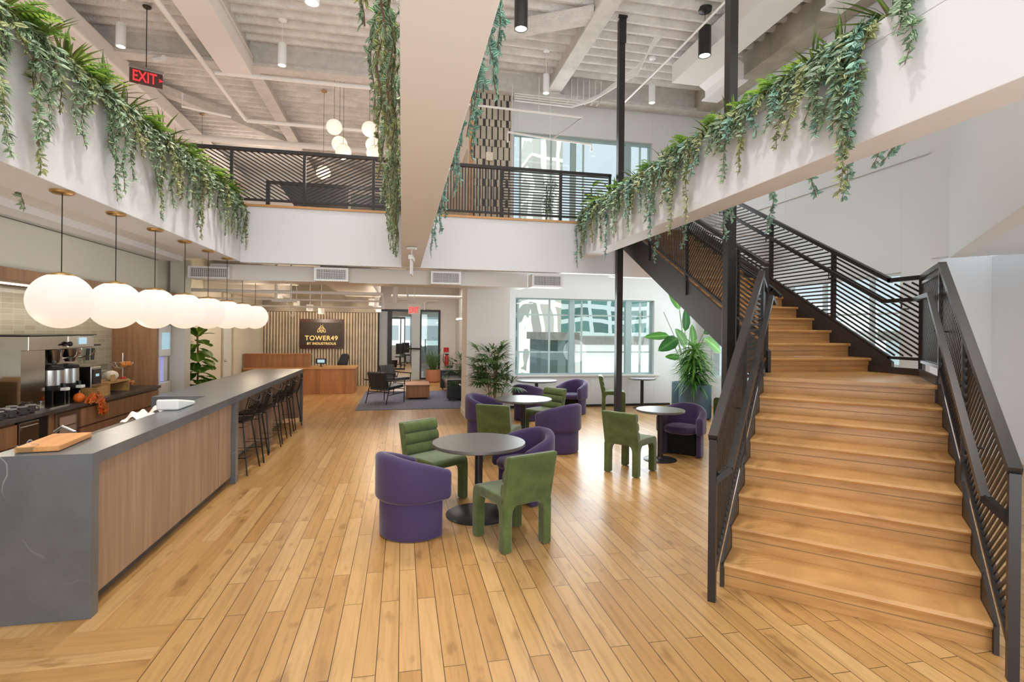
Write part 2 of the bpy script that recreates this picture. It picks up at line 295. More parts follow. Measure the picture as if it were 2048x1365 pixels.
# ------------------------------------------------------------------ mesh builder
class MB:
    k = 0
    def __init__(s): s.v = []; s.f = []; s.mi = []; s.uv = None; s.tint = None
    def add(s, vs, fs, m=0):
        o = len(s.v); s.v.extend([tuple(p) for p in vs]); s.f.extend([tuple(i + o for i in f) for f in fs]); s.mi.extend([m] * len(fs)); return s
    def box(s, x0, y0, z0, x1, y1, z1, m=0):
        x0, x1 = sorted((x0, x1)); y0, y1 = sorted((y0, y1)); z0, z1 = sorted((z0, z1))
        MB.k = (MB.k + 1) % 7; e = min(MB.k * 2.2e-4, (x1 - x0) * .1, (y1 - y0) * .1, (z1 - z0) * .1)
        x0 += e; y0 += e; z0 += e; x1 -= e; y1 -= e; z1 -= e
        return s.add([(x0, y0, z0), (x1, y0, z0), (x1, y1, z0), (x0, y1, z0), (x0, y0, z1), (x1, y0, z1), (x1, y1, z1), (x0, y1, z1)],
                     [(0, 3, 2, 1), (4, 5, 6, 7), (0, 1, 5, 4), (1, 2, 6, 5), (2, 3, 7, 6), (3, 0, 4, 7)], m)
    def bar(s, p, q, w, h, up=(0, 0, 1), m=0):
        p, q = V(p), V(q); d = (q - p).normalized(); up = V(up)
        if abs(d.dot(up)) > .999: up = V((0, 1, 0))
        a = d.cross(up).normalized(); b = a.cross(d).normalized()
        vs = []
        for c in (p, q):
            for i, j in ((-1, -1), (1, -1), (1, 1), (-1, 1)): vs.append(c + a * (i * w / 2) + b * (j * h / 2))
        return s.add(vs, [(0, 1, 2, 3), (7, 6, 5, 4), (0, 4, 5, 1), (1, 5, 6, 2), (2, 6, 7, 3), (3, 7, 4, 0)], m)
    def tube(s, pts, r, n=8, m=0, closed=False):
        pts = [V(p) for p in pts]; rs = r if isinstance(r, (list, tuple)) else [r] * len(pts)
        vs = []; N = len(pts); prev = None
        for i, p in enumerate(pts):
            if closed: d = (pts[(i + 1) % N] - pts[i - 1]).normalized()
            else: d = (pts[min(i + 1, N - 1)] - pts[max(i - 1, 0)]).normalized()
            if prev is None:
                a = d.cross(V((0, 0, 1)) if abs(d.z) < .9 else V((0, 1, 0))).normalized()
            else:
                a = (prev - d * prev.dot(d)).normalized()
            prev = a; b = d.cross(a)
            for k in range(n):
                t = 2 * pi * k / n; vs.append(p + (a * cos(t) + b * sin(t)) * rs[i])
        fs = []
        for i in range(N if closed else N - 1):
            j = (i + 1) % N
            for k in range(n):
                l = (k + 1) % n; fs.append((i * n + k, i * n + l, j * n + l, j * n + k))
        if not closed:
            fs.append(tuple(range(n))[::-1]); fs.append(tuple((N - 1) * n + k for k in range(n)))
        return s.add(vs, fs, m)
    def lathe(s, prof, c=(0, 0, 0), n=32, m=0, sx=1, sy=1):
        vs = []; fs = []; N = len(prof)
        for r, z in prof:
            for k in range(n):
                t = 2 * pi * k / n; vs.append((c[0] + r * cos(t) * sx, c[1] + r * sin(t) * sy, c[2] + z))
        for i in range(N - 1):
            for k in range(n):
                l = (k + 1) % n; fs.append((i * n + k, i * n + l, (i + 1) * n + l, (i + 1) * n + k))
        fs.append(tuple(range(n))[::-1]); fs.append(tuple((N - 1) * n + k for k in range(n)))
        return s.add(vs, fs, m)
    def sphere(s, c, r, n=24, m=0, sz=1.0, sx=1.0, sy=1.0):
        k = n // 2
        return s.lathe([(max(1e-4, r * sin(pi * i / k)), -r * cos(pi * i / k) * sz) for i in range(k + 1)], c, n, m, sx, sy)
    def cyl(s, c, r, h, n=32, m=0): return s.lathe([(r, 0), (r, h)], c, n, m)
    def prism(s, poly, o, a, b, e, m=0):
        """polygon (u,v) in the plane o + u*a + v*b, extruded by vector e"""
        o, a, b, e = V(o), V(a), V(b), V(e); n = len(poly)
        vs = [o + a * u + b * v for u, v in poly] + [o + a * u + b * v + e for u, v in poly]
        fs = [tuple(range(n))[::-1], tuple(range(n, 2 * n))] + [(i, (i + 1) % n, n + (i + 1) % n, n + i) for i in range(n)]
        return s.add(vs, fs, m)
    def build(s, name, mats, parent=None, smooth=False, bevel=0, seg=2, struct=False, angle=40, fix=True):
        me = bpy.data.meshes.new(name)
        off = V((0, 0, 0))
        if parent is not None:
            p = parent
            while p: off = off + p.location; p = p.parent
        elif not struct and s.v:
            xs = [p[0] for p in s.v]; ys = [p[1] for p in s.v]; zs = [p[2] for p in s.v]
            off = V(((min(xs) + max(xs)) / 2, (min(ys) + max(ys)) / 2, min(zs)))
        me.from_pydata([(p[0] - off[0], p[1] - off[1], p[2] - off[2]) for p in s.v], [], s.f)
        if not isinstance(mats, (list, tuple)): mats = [mats]
        for m in mats: me.materials.append(M[m] if isinstance(m, str) else m)
        if len(mats) > 1: me.polygons.foreach_set('material_index', s.mi)
        if s.uv:
            ul = me.uv_layers.new(name='UVMap')
            idx = [0] * len(me.loops); me.loops.foreach_get('vertex_index', idx)
            flat = []
            for i in idx: flat.extend(s.uv[i])
            ul.data.foreach_set('uv', flat)
            at = me.attributes.new('tint', 'FLOAT', 'POINT'); at.data.foreach_set('value', s.tint)
        if fix or smooth:
            bm = bmesh.new(); bm.from_mesh(me)
            if fix and not s.uv: bmesh.ops.recalc_face_normals(bm, faces=bm.faces)
            if smooth:
                for f in bm.faces: f.smooth = True
                th = R(angle)
                for e in bm.edges:
                    if len(e.link_faces) == 2 and e.calc_face_angle(0) > th: e.smooth = False
            bm.to_mesh(me); bm.free()
        o = bpy.data.objects.new(name, me); COL.objects.link(o)
        if parent is not None: o.parent = parent
        elif not struct: o.location = off
        if bevel:
            b = o.modifiers.new('bevel', 'BEVEL'); b.width = bevel; b.segments = seg; b.limit_method = 'ANGLE'; b.angle_limit = R(35)
            for f in me.polygons: f.use_smooth = True
            b.harden_normals = True
        return o
def tag(o, label, cat, group=None, kind=None):
    if label: o['label'] = label
    if cat: o['category'] = cat
    if group: o['group'] = group
    if kind: o['kind'] = kind
    return o
def thing(name, label, cat, loc=(0, 0, 0), group=None):
    o = bpy.data.objects.new(name, None); COL.objects.link(o); o.location = loc; o.empty_display_size = .1
    return tag(o, label, cat, group)
def S(name, mb, mat, **k):
    o = mb.build(name, mat, struct=True, **k); o['kind'] = 'structure'; return o
def dup(root, loc, rz=None, label=None, group=None):
    r = root.copy(); COL.objects.link(r); r.location = loc
    if rz is not None: r.rotation_euler = (0, 0, rz)
    if label: r['label'] = label
    if group: r['group'] = group
    for ch in list(root.children):
        c = ch.copy(); COL.objects.link(c); c.parent = r
        for g in list(ch.children):
            d = g.copy(); COL.objects.link(d); d.parent = c
    return r
def place(root, loc, rz): root.location = loc; root.rotation_euler = (0, 0, rz)
def head(fx, fy): return atan2(-fx, fy)
ORD = ['first', 'second', 'third', 'fourth', 'fifth', 'sixth', 'seventh', 'eighth', 'ninth', 'tenth', 'eleventh', 'twelfth', 'thirteenth', 'fourteenth', 'fifteenth', 'sixteenth', 'seventeenth', 'eighteenth', 'nineteenth', 'twentieth']
def ordn(i):
    if i < 20: return ORD[i]
    t = ['', '', 'twent', 'thirt', 'fort', 'fift', 'sixt', 'sevent', 'eight', 'ninet'][(i + 1) // 10]; u = (i + 1) % 10
    return t + 'ieth' if u == 0 else t + 'y-' + ORD[u - 1]

YB = 9.8      # balcony edge
Z2 = 4.0      # upper floor
ZC = 8.0      # upper deck
# ================================================================== SETTING
S('floor', MB().prism([(-8, -2.5), (10, -2.5), (10, 12.8), (2.3, 12.8), (2.3, 32), (-8, 32)], (0, 0, -.1), (1, 0, 0), (0, 1, 0), (0, 0, .1)), 'floor')
S('floor', MB().box(-14, YB + .2, 3.9, 2.3, 26, Z2).box(2.3, YB + .2, 3.9, 4.2, 12.5, Z2).box(4.2, 10.25, 3.9, 7.74, 12.5, Z2).box(-14, -2, 3.9, -3.0, YB + .2, Z2), 'oakcap')
# underside ceiling of the upper floor
S('ceiling', MB().box(-8, YB + .2, 3.45, 2.3, 31, 3.89).box(2.3, YB + .2, 3.45, 4.2, 12.5, 3.89).box(4.2, 10.25, 3.3, 7.74, 12.5, 3.89).box(-8, -2, 3.06, -3.2, YB + .2, 3.89), 'wall')
# corrugated deck
mb = MB(); y = -2.0; k = 0
prof = []
while y < 25:
    for dy, dz in ((0, 0), (.025, -.08), (.06, -.11), (.12, -.11), (.155, -.08), (.18, 0), (.33, 0)):
        prof.append((y + dy, ZC + .0 + dz))
    y += .33
prof = prof + [(prof[-1][0], ZC + .2), (prof[0][0], ZC + .2)]
pr = [(a, b) for a, b in prof]
for xa, xb, ym in ((-14, 1.6, 99), (1.6, 9, 13)):
    q = [p for p in pr[:-2] if p[0] < ym]; q = q + [(q[-1][0], ZC + .2), (q[0][0], ZC + .2)]
    vs = [(xa, a, b) for a, b in q] + [(xb, a, b) for a, b in q]; n = len(q)
    mb.add(vs, [(i, i + 1, n + i + 1, n + i) for i in range(n - 1)])
S('ceiling', mb, 'ceil', smooth=True, fix=False)
# deck beams (sprayed steel) ------------------------------------------------
def ibeam(mb, p, q, w, h, fl=.06):
    p, q = V(p), V(q)
    mb.bar(p + V((0, 0, h / 2 + fl)), q + V((0, 0, h / 2 + fl)), w * .45, h)
    mb.bar(p + V((0, 0, fl / 2)), q + V((0, 0, fl / 2)), w, fl)
mb = MB()
for x in (-9.9, -6.7, -3.3, 3.45): ibeam(mb, (x, -2, 7.5), (x, 12.2, 7.5), .32, .5)
for x in (-3.3,): ibeam(mb, (x, 12.2, 7.55), (x, 25, 7.55), .3, .45)
S('ceiling_beam', mb, 'beam')
mb = MB(); mb.box(-14, 12.22, 7.5, 7.7, 12.34, 7.99); mb.box(-14, 12.12, 7.44, 7.7, 12.46, 7.52)
S('ceiling_girder', mb, 'beam')
mb = MB()
mb.bar((-6.5, 13.6, 7.7), (-3.3, 17.5, 7.6), .22, .2); mb.bar((-3.3, 18.0, 7.6), (-1.2, 20.5, 7.7), .2, .2); mb.bar((1.0, 10.6, 7.68), (3.4, 9.2, 7.68), .22, .24)
mb.bar((-6.4, 7.0, 7.7), (-3.4, 10.5, 7.7), .2, .2)
S('ceiling_brace', mb, 'beam')
S('ceiling_duct', MB().box(-3.72, -2, 7.2, -3.52 + .38, 12.1, 7.62), 'duct')
S('ceiling_duct', MB().box(-6.5, -2, 7.15, -5.75, 22, 7.55), 'duct', bevel=.06, seg=3)
S('ceiling_beam', MB().box(7.2, 0, 7.45, 7.72, 12.4, 7.95), 'concrete')
# ================================================================== walls
def holed(mb, x0, x1, z0, z1, y0, y1, holes, ax='x'):
    """wall panel along x with rectangular holes (hx0,hx1,hz0,hz1) in one z-band layout"""
    xs = sorted({x0, x1} | {h[0] for h in holes} | {h[1] for h in holes})
    for a, b in zip(xs[:-1], xs[1:]):
        m = (a + b) / 2; zz = z0
        for h in sorted([h for h in holes if h[0] < m < h[1]], key=lambda h: h[2]):
            if h[2] > zz: (mb.box(a, y0, zz, b, y1, h[2]) if ax == 'x' else mb.box(y0, a, zz, y1, b, h[2]))
            zz = h[3]
        if zz < z1: (mb.box(a, y0, zz, b, y1, z1) if ax == 'x' else mb.box(y0, a, zz, y1, b, z1))
mb = MB()
holed(mb, 2.24, 6.75, 0, 8.1, 12.5, 12.8, [(2.68, 6.3, .79, 2.67), (2.59, 6.2, 4.12, 6.68)])
mb.box(6.75, 12.62, 0, 7.74, 12.8, 2.72); mb.box(6.75, 12.5, 2.72, 7.74, 12.8, 8.1)
S('wall_back', mb, 'wallcool')
mb = MB(); holed(mb, 6.5, 12.8, 0, 8.1, 7.74, 8.0, [(6.98, 9.6, .75, 2.86), (9.9, 12.25, .75, 2.86)], 'y')
S('wall_right', mb, 'wallcool')
# groove panel strip above
S('trim_1', MB().box(7.7, 6.52, 4.6, 7.745, 12.5, 4.63), 'wallcool')
# diagonal wall beside the stair, its underside and the lower wall set back
dd = V((.69, .724, 0)).normalized(); nn = V((dd.y, -dd.x, 0))
A = V((7.74, 6.23, 0)); B = A - dd * 5.2
mb = MB(); mb.prism([(0, 0), (5.2, 0), (5.2, .2), (0, .2)], A + V((0, 0, 2.99)), -dd, nn, (0, 0, 5.1)); mb.box(7.74, 6.23, 3.02, 7.95, 6.6, 8.1)
S('wall_stair', mb, 'wallcool')
A_, B_ = A, B; A = A + nn * .03; B = B + nn * .03
S('ceiling', MB().add([A + V((0, 0, 2.995)), B + V((0, 0, 2.995)), B + nn * 6 + V((0, 0, 2.995)), A + nn * 3.2 + V((0, 0, 2.995)), A + V((0, 0, 3.12)), B + V((0, 0, 3.12)), B + nn * 6 + V((0, 0, 3.12)), A + nn * 3.2 + V((0, 0, 3.12))],
   [(0, 1, 2, 3), (7, 6, 5, 4), (0, 4, 5, 1), (1, 5, 6, 2), (2, 6, 7, 3), (3, 7, 4, 0)]), 'soffit')
S('wall_right', MB().box(8.9, -2.5, 0, 9.1, 6.5, 3.1).box(7.74, 6.5, 0, 9.1, 6.62, 3.1), 'wallcool')
S('baseboard_right', MB().box(8.87, -2.5, 0, 8.9, 6.5, .11), 'wall')
# column beside the tables
S('wall_column', MB().box(1.34, 11.15, 0, 2.26, 12.1, 3.45).box(2.0, 12.1, 0, 2.3, 20.2, 3.45).box(2.2, 12.3, 0, 2.3, 12.6, 3.45), 'wall')
S('baseboard_column', MB().box(1.325, 11.135, 0, 2.275, 12.1, .13), 'wall', bevel=.004)
S('baseboard_back', MB().box(2.3, 12.485, 0, 6.75, 12.5, .06), 'steelb')
S('baseboard_back', MB().box(6.76, 12.6, 0, 7.72, 12.62, .11), 'wall')
# fan coil enclosure joints below the lower window
S('trim_2', MB().box(2.5, 12.44, .76, 6.45, 12.5, .80).box(4.6, 12.494, .06, 4.61, 12.5, .76).box(3.4, 12.494, .06, 3.41, 12.5, .76).box(5.6, 12.494, .06, 5.61, 12.5, .76), 'wall')
# windows -------------------------------------------------------------------
def window(name, x0, x1, z0, z1, y, thick, thin, bars, top=.03):
    w = thing(name, None, None, ((x0 + x1) / 2, y, z0)); w['kind'] = 'structure'
    f = MB()
    f.box(x0, y - .02, z0, x1, y + .06, z0 + .04); f.box(x0, y - .02, z1 - top, x1, y + .06, z1); f.box(x0, y, z0, x0 + .04, y + .06, z1); f.box(x1 - .04, y, z0, x1, y + .06, z1)
    for a, b in thick: f.box(a, y - .03, z0, b, y + .08, z1)
    f.build('window_frame', 'framet', w)
    g = MB()
    for a in thin: g.box(a - .022, y + .06, z0, a + .022, y + .1, z1)
    for z in bars: g.box(x0, y + .06, z - .018, x1, y + .1, z + .018)
    g.build('muntin', 'framew', w)
    MB().box(x0, y + .03, z0, x1, y + .036, z1).build('window_pane', 'glass', w)
    return w
window('window_1', 2.68, 6.3, .79, 2.67, 12.62, [(4.07, 4.2), (5.56, 5.72)], [2.78, 3.58, 4.42, 6.0], [1.35, 2.27])
window('window_2', 2.59, 6.2, 4.12, 6.68, 12.62, [(4.07, 4.2), (5.52, 5.66)], [2.8, 3.58, 4.42, 5.95], [], .07)
w = thing('window_3', None, None, (7.8, 9.6, .75)); w['kind'] = 'structure'
f = MB()
for y0, y1 in ((6.98, 9.6), (9.9, 12.25)):
    f.box(7.78, y0, .75, 7.86, y1, .79); f.box(7.78, y0, 2.82, 7.86, y1, 2.86)
    for k in (0, .22, .62, 1): yy = y0 + (y1 - y0 - .05) * k; f.box(7.78, yy, .75, 7.86, yy + .05, 2.86)
    f.box(7.8, y0, 1.35, 7.84, y1, 1.385); f.box(7.8, y0, 2.2, 7.84, y1, 2.235)
f.build('window_frame', 'framew', w)
MB().box(7.82, 6.98, .75, 7.826, 9.6, 2.86).box(7.82, 9.9, .75, 7.826, 12.25, 2.86).build('window_pane', 'glass', w)
# upper window blinds: pale rollers half way up inside the glass
for i, (a, b) in enumerate(((3.2, 4.05), (4.5, 5.5))):
    pass
# balcony fascia bands ------------------------------------------------------
S('wall_balcony', MB().box(-2.72, YB, 3.0, 4.2, YB + .2, 3.96).box(4.2, 10.2, 3.0, 7.74, 10.4, 3.98), 'plaster')
S('trim_3', MB().box(-2.72, YB - .02, 3.96, 4.2, YB + .22, 4.0), 'oakcap')
S('wall_kitchen', MB().box(-4.75, -2, 0, -4.56, 12, 3.06).box(-4.6, -2, 2.46, -3.9, 9.6, 3.06).box(-4.45, 10.6, 0, -4.35, 18.07, 3.45).box(-4.6, 9.6, 2.3, -4.0, 10.6, 3.06), 'sage')
S('wall_kitchen_tile', MB().box(-4.56, -2, .93, -4.54, 9.6, 2.34), 'tile')
S('trim_4', MB().box(-3.9, -2, 2.955, -3.885, 9.6, 2.965), 'counter')
S('trim_5', MB().box(-4.56, -2, 2.34, -3.86, 9.6, 2.46), 'walnutd')
t = thing('linear_light', 'thin linear light strip set in the walnut soffit over the coffee counter', 'light', (-4.2, 6, 2.3))
MB().box(-4.2, 3, 2.325, -4.17, 9.2, 2.34).build('diffuser', 'bulb', t)
# reception back wall -------------------------------------------------------
S('wall_reception', MB().box(-4.5, 18.12, 2.4, -.78, 18.3, 3.45), 'concrete')
mb = MB(); n = 40; w_ = (4.39 - .78) / n
for i in range(n):
    x = -4.39 + i * w_
    pts = [(x + w_ * (.12 + .76 * (.5 - .5 * cos(pi * j / 8))), -.045 * sin(pi * j / 8)) for j in range(9)]
    vs = [(a, 18.1 + b, 0) for a, b in pts] + [(a, 18.1 + b, 2.4) for a, b in pts]
    mb.add(vs, [(j, j + 1, j + 10, j + 9) for j in range(8)])
mb.box(-4.39, 18.1, 0, -.78, 18.12, 2.42, 1)  # dark backing stands in for the shade in the grooves between ribs
S('wall_reception_tile', mb, ['fluted', plain('groove_shade', hexc('6f6355'), .8)], smooth=True, angle=60, fix=False)
mb = MB()
for z in (.4, .82, 1.2, 1.62, 2.02): mb.box(-4.39, 18.068, z, -.78, 18.1, z + .006)
S('trim_6', mb, 'counter')
S('door_1', MB().box(-4.36, 14.3, 0, -4.33, 14.95, 2.3), 'frost')
S('trim_7', MB().box(-4.36, 14.2, 0, -4.32, 14.3, 3.4).box(-4.36, 14.95, 0, -4.32, 15.1, 3.4), 'concrete')
MB().sphere((-4.3, 14.4, 1.05), .035, 12).build('door_knob', 'chrome', bpy.data.objects['door_1'], smooth=True)
# glazed corridor entrance --------------------------------------------------
YG = 20.2
S('wall_entry', MB().box(-1.2, YG, 2.62, 2.3, YG + .1, 3.5).box(1.42, YG, 0, 2.3, YG + .1, 3.5).box(-1.2, YG, 2.5, -.85, YG + .1, 3.5).box(-.9, 18.1, 2.5, -.78, YG, 3.45), 'wall')
g = thing('door_2', None, None, (.3, YG, 0)); g['kind'] = 'structure'
f = MB()
f.box(-.86, YG - .04, 2.54, 1.42, YG + .06, 2.62)
for a, b in ((-.88, -.82), (-.52, -.36), (.66, .72), (1.34, 1.42)): f.box(a, YG - .04, 0, b, YG + .06, 2.6)
f.box(.72, YG - .02, .0, 1.34, YG + .04, .06)
f.build('door_frame', 'steelb', g)
MB().box(-.82, YG, 0, -.52, YG + .01, 2.54).build('frosted_panel', 'frost', g)
MB().box(.72, YG, 0, 1.34, YG + .01, 2.54).build('glass_panel', glass_mat('pale_glass', (.78, .88, .88), .8), g)
MB().box(.36, YG - .12, 0, .42, YG + .0, 2.54).box(.42, YG - .06, 0, .66, YG - .04, 2.54).build('door_leaf', 'frost', g)
MB().tube([(.86, YG - .1, 1.0), (.86, YG - .1, 1.5)], .015).tube([(.66, YG - .09, 1.15), (.2, YG - .3, 1.17)], .03).build('door_handle', 'steelb', g)
# corridor beyond
S('wall_corridor', MB().box(.45, YG + .1, 0, .55, 31, 3.4), 'steelb')
S('wall_corridor', MB().box(-4, YG + .1, 3.0, 2.3, 31.5, 3.1), 'wall')
S('wall_corridor', MB().box(-3, 31, 0, 3, 31.2, .95).box(-3, 31, 2.6, 3, 31.2, 3.4).box(-1.5, YG + .1, 0, -1.4, 31, 3.4), 'wall')
f = MB()
for x in (-1.0, -.5, -.08, .1): f.box(x, 25, 0, x + .05, 25.06, 2.4)
f.box(-1.2, 25, 2.35, .15, 25.06, 2.45); f.box(-1.2, 25, 0, .15, 25.06, .08)
fo = f.build('glass_partition', 'steelb'); tag(fo, 'black framed glass partition deep in the corridor behind the entrance', 'partition')
# upper floor walls ---------------------------------------------------------
mb = MB(); mb.box(1.57, 12.34, 4.0, 2.5, 12.5, 7.5); mb.box(1.57, 12.3, 7.45, 2.55, 12.5, 8.0)
S('wall_upper', mb, 'wall')
mb = MB(); cols = 26; cw = (2.5 - 1.6) / cols
row = [4.02]; hh = [.07, .26, .26, .26]
zz = 4.02; rows = []
j = 0
while zz < 7.42:
    h = .17 if j % 2 else .3
    rows.append((zz, min(7.44, zz + h))); zz += h; j += 1
for j, (a, b) in enumerate(rows):
    for i in range(cols):
        dark = ((i + (j * 2) % 4) % 4 == 0) or ((i + (j * 2) % 4) % 8 == 1 and j % 2)
        x = 1.6 + i * cw
        mb.box(x + .001, 12.315, a + .003, x + cw - .001, 12.335, b - .003, 1 if dark else 0)
S('wall_upper_tile', mb, ['fluted', 'checkd'])
S('trim_8', MB().box(1.5, 12.25, 4, 1.58, 12.4, 7.5), 'oakcap')
mb = MB(); mb.box(1.5, 12.4, 4, 1.57, 22, 8)
S('wall_upper_side', mb, 'wall')
mb = MB()
for i in range(60): y = 12.6 + i * .15; mb.box(1.47, y, 4, 1.5, y + .07, 6.2)
S('trim_9', mb, 'fluted')
S('wall_upper_back', MB().box(-14, 22, 4, 1.6, 22.2, 8.1), 'wall')
S('wall_upper_left', MB().box(-12.2, -2, 4, -12, 22, 8.1), 'wall')
# soffit trim behind the left planter
S('trim_10', MB().box(-3.9, -2, 2.98, -3.6, YB, 3.06), 'plaster')

# ================================================================== planters
def planter(name, label, x0, x1, y0, y1, zb, zt, th=.03):
    t = thing(name, label, 'planter', ((x0 + x1) / 2, (y0 + y1) / 2, zb))
    MB().box(x0, y0, zb, x1, y1, zt - .14).box(x0, y0, zt - .14, x0 + th, y1, zt).box(x1 - th, y0, zt - .14, x1, y1, zt).build('planter_body', 'plaster', t, bevel=.006)
    MB().box(x0 + th, y0, zt - .14, x1 - th, y1, zt - .07).build('soil', 'soil', t)
    return t
planter('balcony_planter', 'long white planter beam over the bar on the left with vines spilling down its face', -3.2, -2.72, -1.5, YB, 3.01, 4.05)
planter('balcony_planter', 'white planter beam crossing overhead in the middle with vines on both sides', -.02, .32, -1.0, YB, 3.01, 4.1)
planter('balcony_planter', 'white planter beam on the right crossing in front of the staircase', 3.35, 3.68, -1.0, YB, 3.31, 4.14)

# ================================================================== foliage helpers
def leafmesh(mb, base, d, nrm, L, W, tint, droop=.25, fold=.25, st=((.0, .0), (.22, .8), (.5, 1.0), (.78, .6), (1, 0))):
    d = d.normalized(); side = d.cross(nrm)
    if side.length < 1e-4: side = d.cross(V((1, 0, 0)))
    side.normalize(); up = side.cross(d).normalized()
    o = len(mb.v); vs = []; uv = []
    def P(t, s, w):
        p = base + d * (L * t) - up * (droop * L * t * t) + side * (s * w) + up * (fold * abs(s) * w)
        return p
    vs.append(P(0, 0, 0)); uv.append((.5, 0))
    for t, w in st[1:-1]:
        for s in (-1, 0, 1): vs.append(P(t, s, w * W / 2)); uv.append((.5 + s * .5, t))
    vs.append(P(1, 0, 0)); uv.append((.5, 1))
    m = len(st) - 2; fs = [(0, 2, 1), (0, 3, 2)]
    for i in range(m - 1):
        a = 1 + 3 * i; fs += [(a, a + 1, a + 4, a + 3), (a + 1, a + 2, a + 5, a + 4)]
    a = 1 + 3 * (m - 1); e = len(vs) - 1; fs += [(a, a + 1, e), (a + 1, a + 2, e)]
    mb.add(vs, fs); mb.uv.extend(uv); mb.tint.extend([tint] * len(vs))
def fmb():
    m = MB(); m.uv = []; m.tint = []; return m
def stemtube(mb, pts, r, mi=1, n=4):
    a = len(mb.v); mb.tube(pts, r, n, mi); k = len(mb.v) - a
    mb.uv.extend([(.5, .5)] * k); mb.tint.extend([.5] * k)
def vine(x, y, z, out, length, mat, seed, drift=0.0, size=.085, dens=.0085, label=None, group=None, spread=1.0, tilt=0.0, bulge=0.0):
    """trails from the soil over the lip at (x,y,z) and down; out = +-1 (x direction away from the wall)"""
    r = random.Random(seed); mb = fmb()
    pts = [V((x - out * .07, y, z - .03)), V((x - out * .02, y, z + .05)), V((x + out * .04, y, z + .01))]
    s = 0; cy = y; ph = r.uniform(0, 6)
    while s < length:
        s += .05; cy = y + drift * (s / max(length, .01)) ** 1.3 + .03 * sin(s * 9 + ph) * spread
        pts.append(V((x + out * (.05 + .015 * sin(s * 13 + ph) + tilt * s + bulge * min(1, s / .2)), cy, z - s)))
    stemtube(mb, pts, .0035)
    # leaves
    acc = 0
    for a, b in zip(pts[:-1], pts[1:]):
        seg = (b - a).length; n = max(1, int(seg / dens + r.random()))
        for k in range(n):
            t = r.random(); p = a.lerp(b, t)
            prog = min(1, max(0, (z - p.z) / max(length, .01)))
            L = size * (1.05 - .45 * prog) * r.uniform(.7, 1.15)
            sd = 1 if r.random() < .5 else -1
            d = V((out * r.uniform(.0, .7), sd * r.uniform(.25, 1.0), r.uniform(-.9, .3)))
            nr = V((out * 1.0, r.uniform(-.5, .5), r.uniform(.2, .9)))
            leafmesh(mb, p + V((0, r.uniform(-.012, .012), 0)), d, nr, L, L * .42, r.random())
    o = mb.build('trailing_vine', [mat, 'vstem'], fix=False, smooth=True)
    tag(o, label, 'vine', group); return o
def spiky(x, y, z, n, L, seed, label, mat='spike', group=None, w=.03):
    r = random.Random(seed); mb = fmb()
    for i in range(n):
        a = r.uniform(0, 2 * pi); el = r.uniform(.25, 1.45); d = V((cos(a) * cos(el), sin(a) * cos(el), sin(el)))
        leafmesh(mb, V((x, y, z)), d, V((0, 0, 1)) if el < 1.2 else V((cos(a), sin(a), .3)), L * r.uniform(.6, 1.1), w, r.random(), .3, .35, ((0, .5), (.1, .8), (.35, 1), (.7, .7), (1, 0)))
    o = mb.build('spiky_plant', [mat], fix=False, smooth=True); tag(o, label, 'plant', group); return o
def fern(x, y, z, n, L, seed, label, group=None, mat='fern'):
    r = random.Random(seed); mb = fmb()
    for i in range(n):
        a = r.uniform(0, 2 * pi); el = r.uniform(.35, 1.2); d = V((cos(a) * cos(el), sin(a) * cos(el), sin(el))); LL = L * r.uniform(.7, 1.1)
        sd = d.cross(V((0, 0, 1))).normalized(); p = V((x, y, z)); tn = r.random()
        for k in range(9):
            t = (k + 1) / 10; q = p + d * (LL * t) - V((0, 0, 1)) * (LL * .45 * t * t)
            for sgn in (-1, 1): leafmesh(mb, q, sd * sgn + d * .4, V((0, 0, 1)), LL * .36 * (1.1 - t), .026, tn, .2, .1, ((0, .5), (.3, 1), (.7, .8), (1, 0)))
    o = mb.build('fern', [mat], fix=False, smooth=True); tag(o, label, 'fern', group); return o

# vines on the three planters --------------------------------------------------
def run_vines(specs, side, x, out, z, mats, seed0, size=.085, bulge=(0,)):
    size *= 1.12
    specs = sorted(specs)
    for i, (y, L, drift) in enumerate(specs):
        word = 'long' if L > .75 else ('middling' if L > .42 else 'short')
        vine(x, y, z, out, L, mats[i % len(mats)], seed0 + i, drift, size, bulge=bulge[i % len(bulge)], label='%s striped vine, %s from near end, %s' % (word, ordn(i), side), group='vines trailing from the ' + side)
L_ = [(4.15, 1.0, .15), (3.9, .7, 0), (4.02, .85, .05), (4.42, .9, .05), (4.55, 1.02, .06), (4.62, .8, -.05), (4.72, .45, .1), (4.95, .55, .05), (5.05, .62, .1), (5.2, .35, 0), (5.45, .5, .1), (5.56, .98, .05), (5.62, .9, .05), (5.72, .6, -.06),
      (5.85, .4, .1), (5.98, .7, .03), (6.12, .35, .05), (6.25, .55, .2), (6.42, .62, .05), (6.55, .85, .05), (6.66, .92, 0), (6.75, .6, .1), (6.88, .75, .1), (7.0, .55, 0), (7.15, .6, .05), (7.3, .7, 0), (7.42, .6, .1), (7.55, .85, .1), (7.65, .96, 0),
      (7.78, .75, .1), (7.95, .5, .05), (8.1, .45, 0), (8.3, .35, .1), (8.5, .6, .1), (8.7, .62, 0), (8.85, .75, 0), (9.0, .55, 0), (9.15, .65, .05), (9.3, .8, .1), (9.45, .7, 0), (9.6, .85, .05), (9.7, .6, 0)]
r_ = random.Random(55)
L_ += [(3.95 + i * .17 + r_.uniform(-.05, .05), r_.uniform(.12, .38), r_.uniform(-.05, .1)) for i in range(34)]
run_vines(L_, 'left planter', -2.72, 1, 4.05, ['leafv', 'leafv', 'leafo'], 100, bulge=(0, .04, .08, .02))
CL = [(2.0 + i * .2 + rnd.uniform(-.08, .08), rnd.uniform(.75, 1.1), rnd.uniform(-.05, .05)) for i in range(39)]
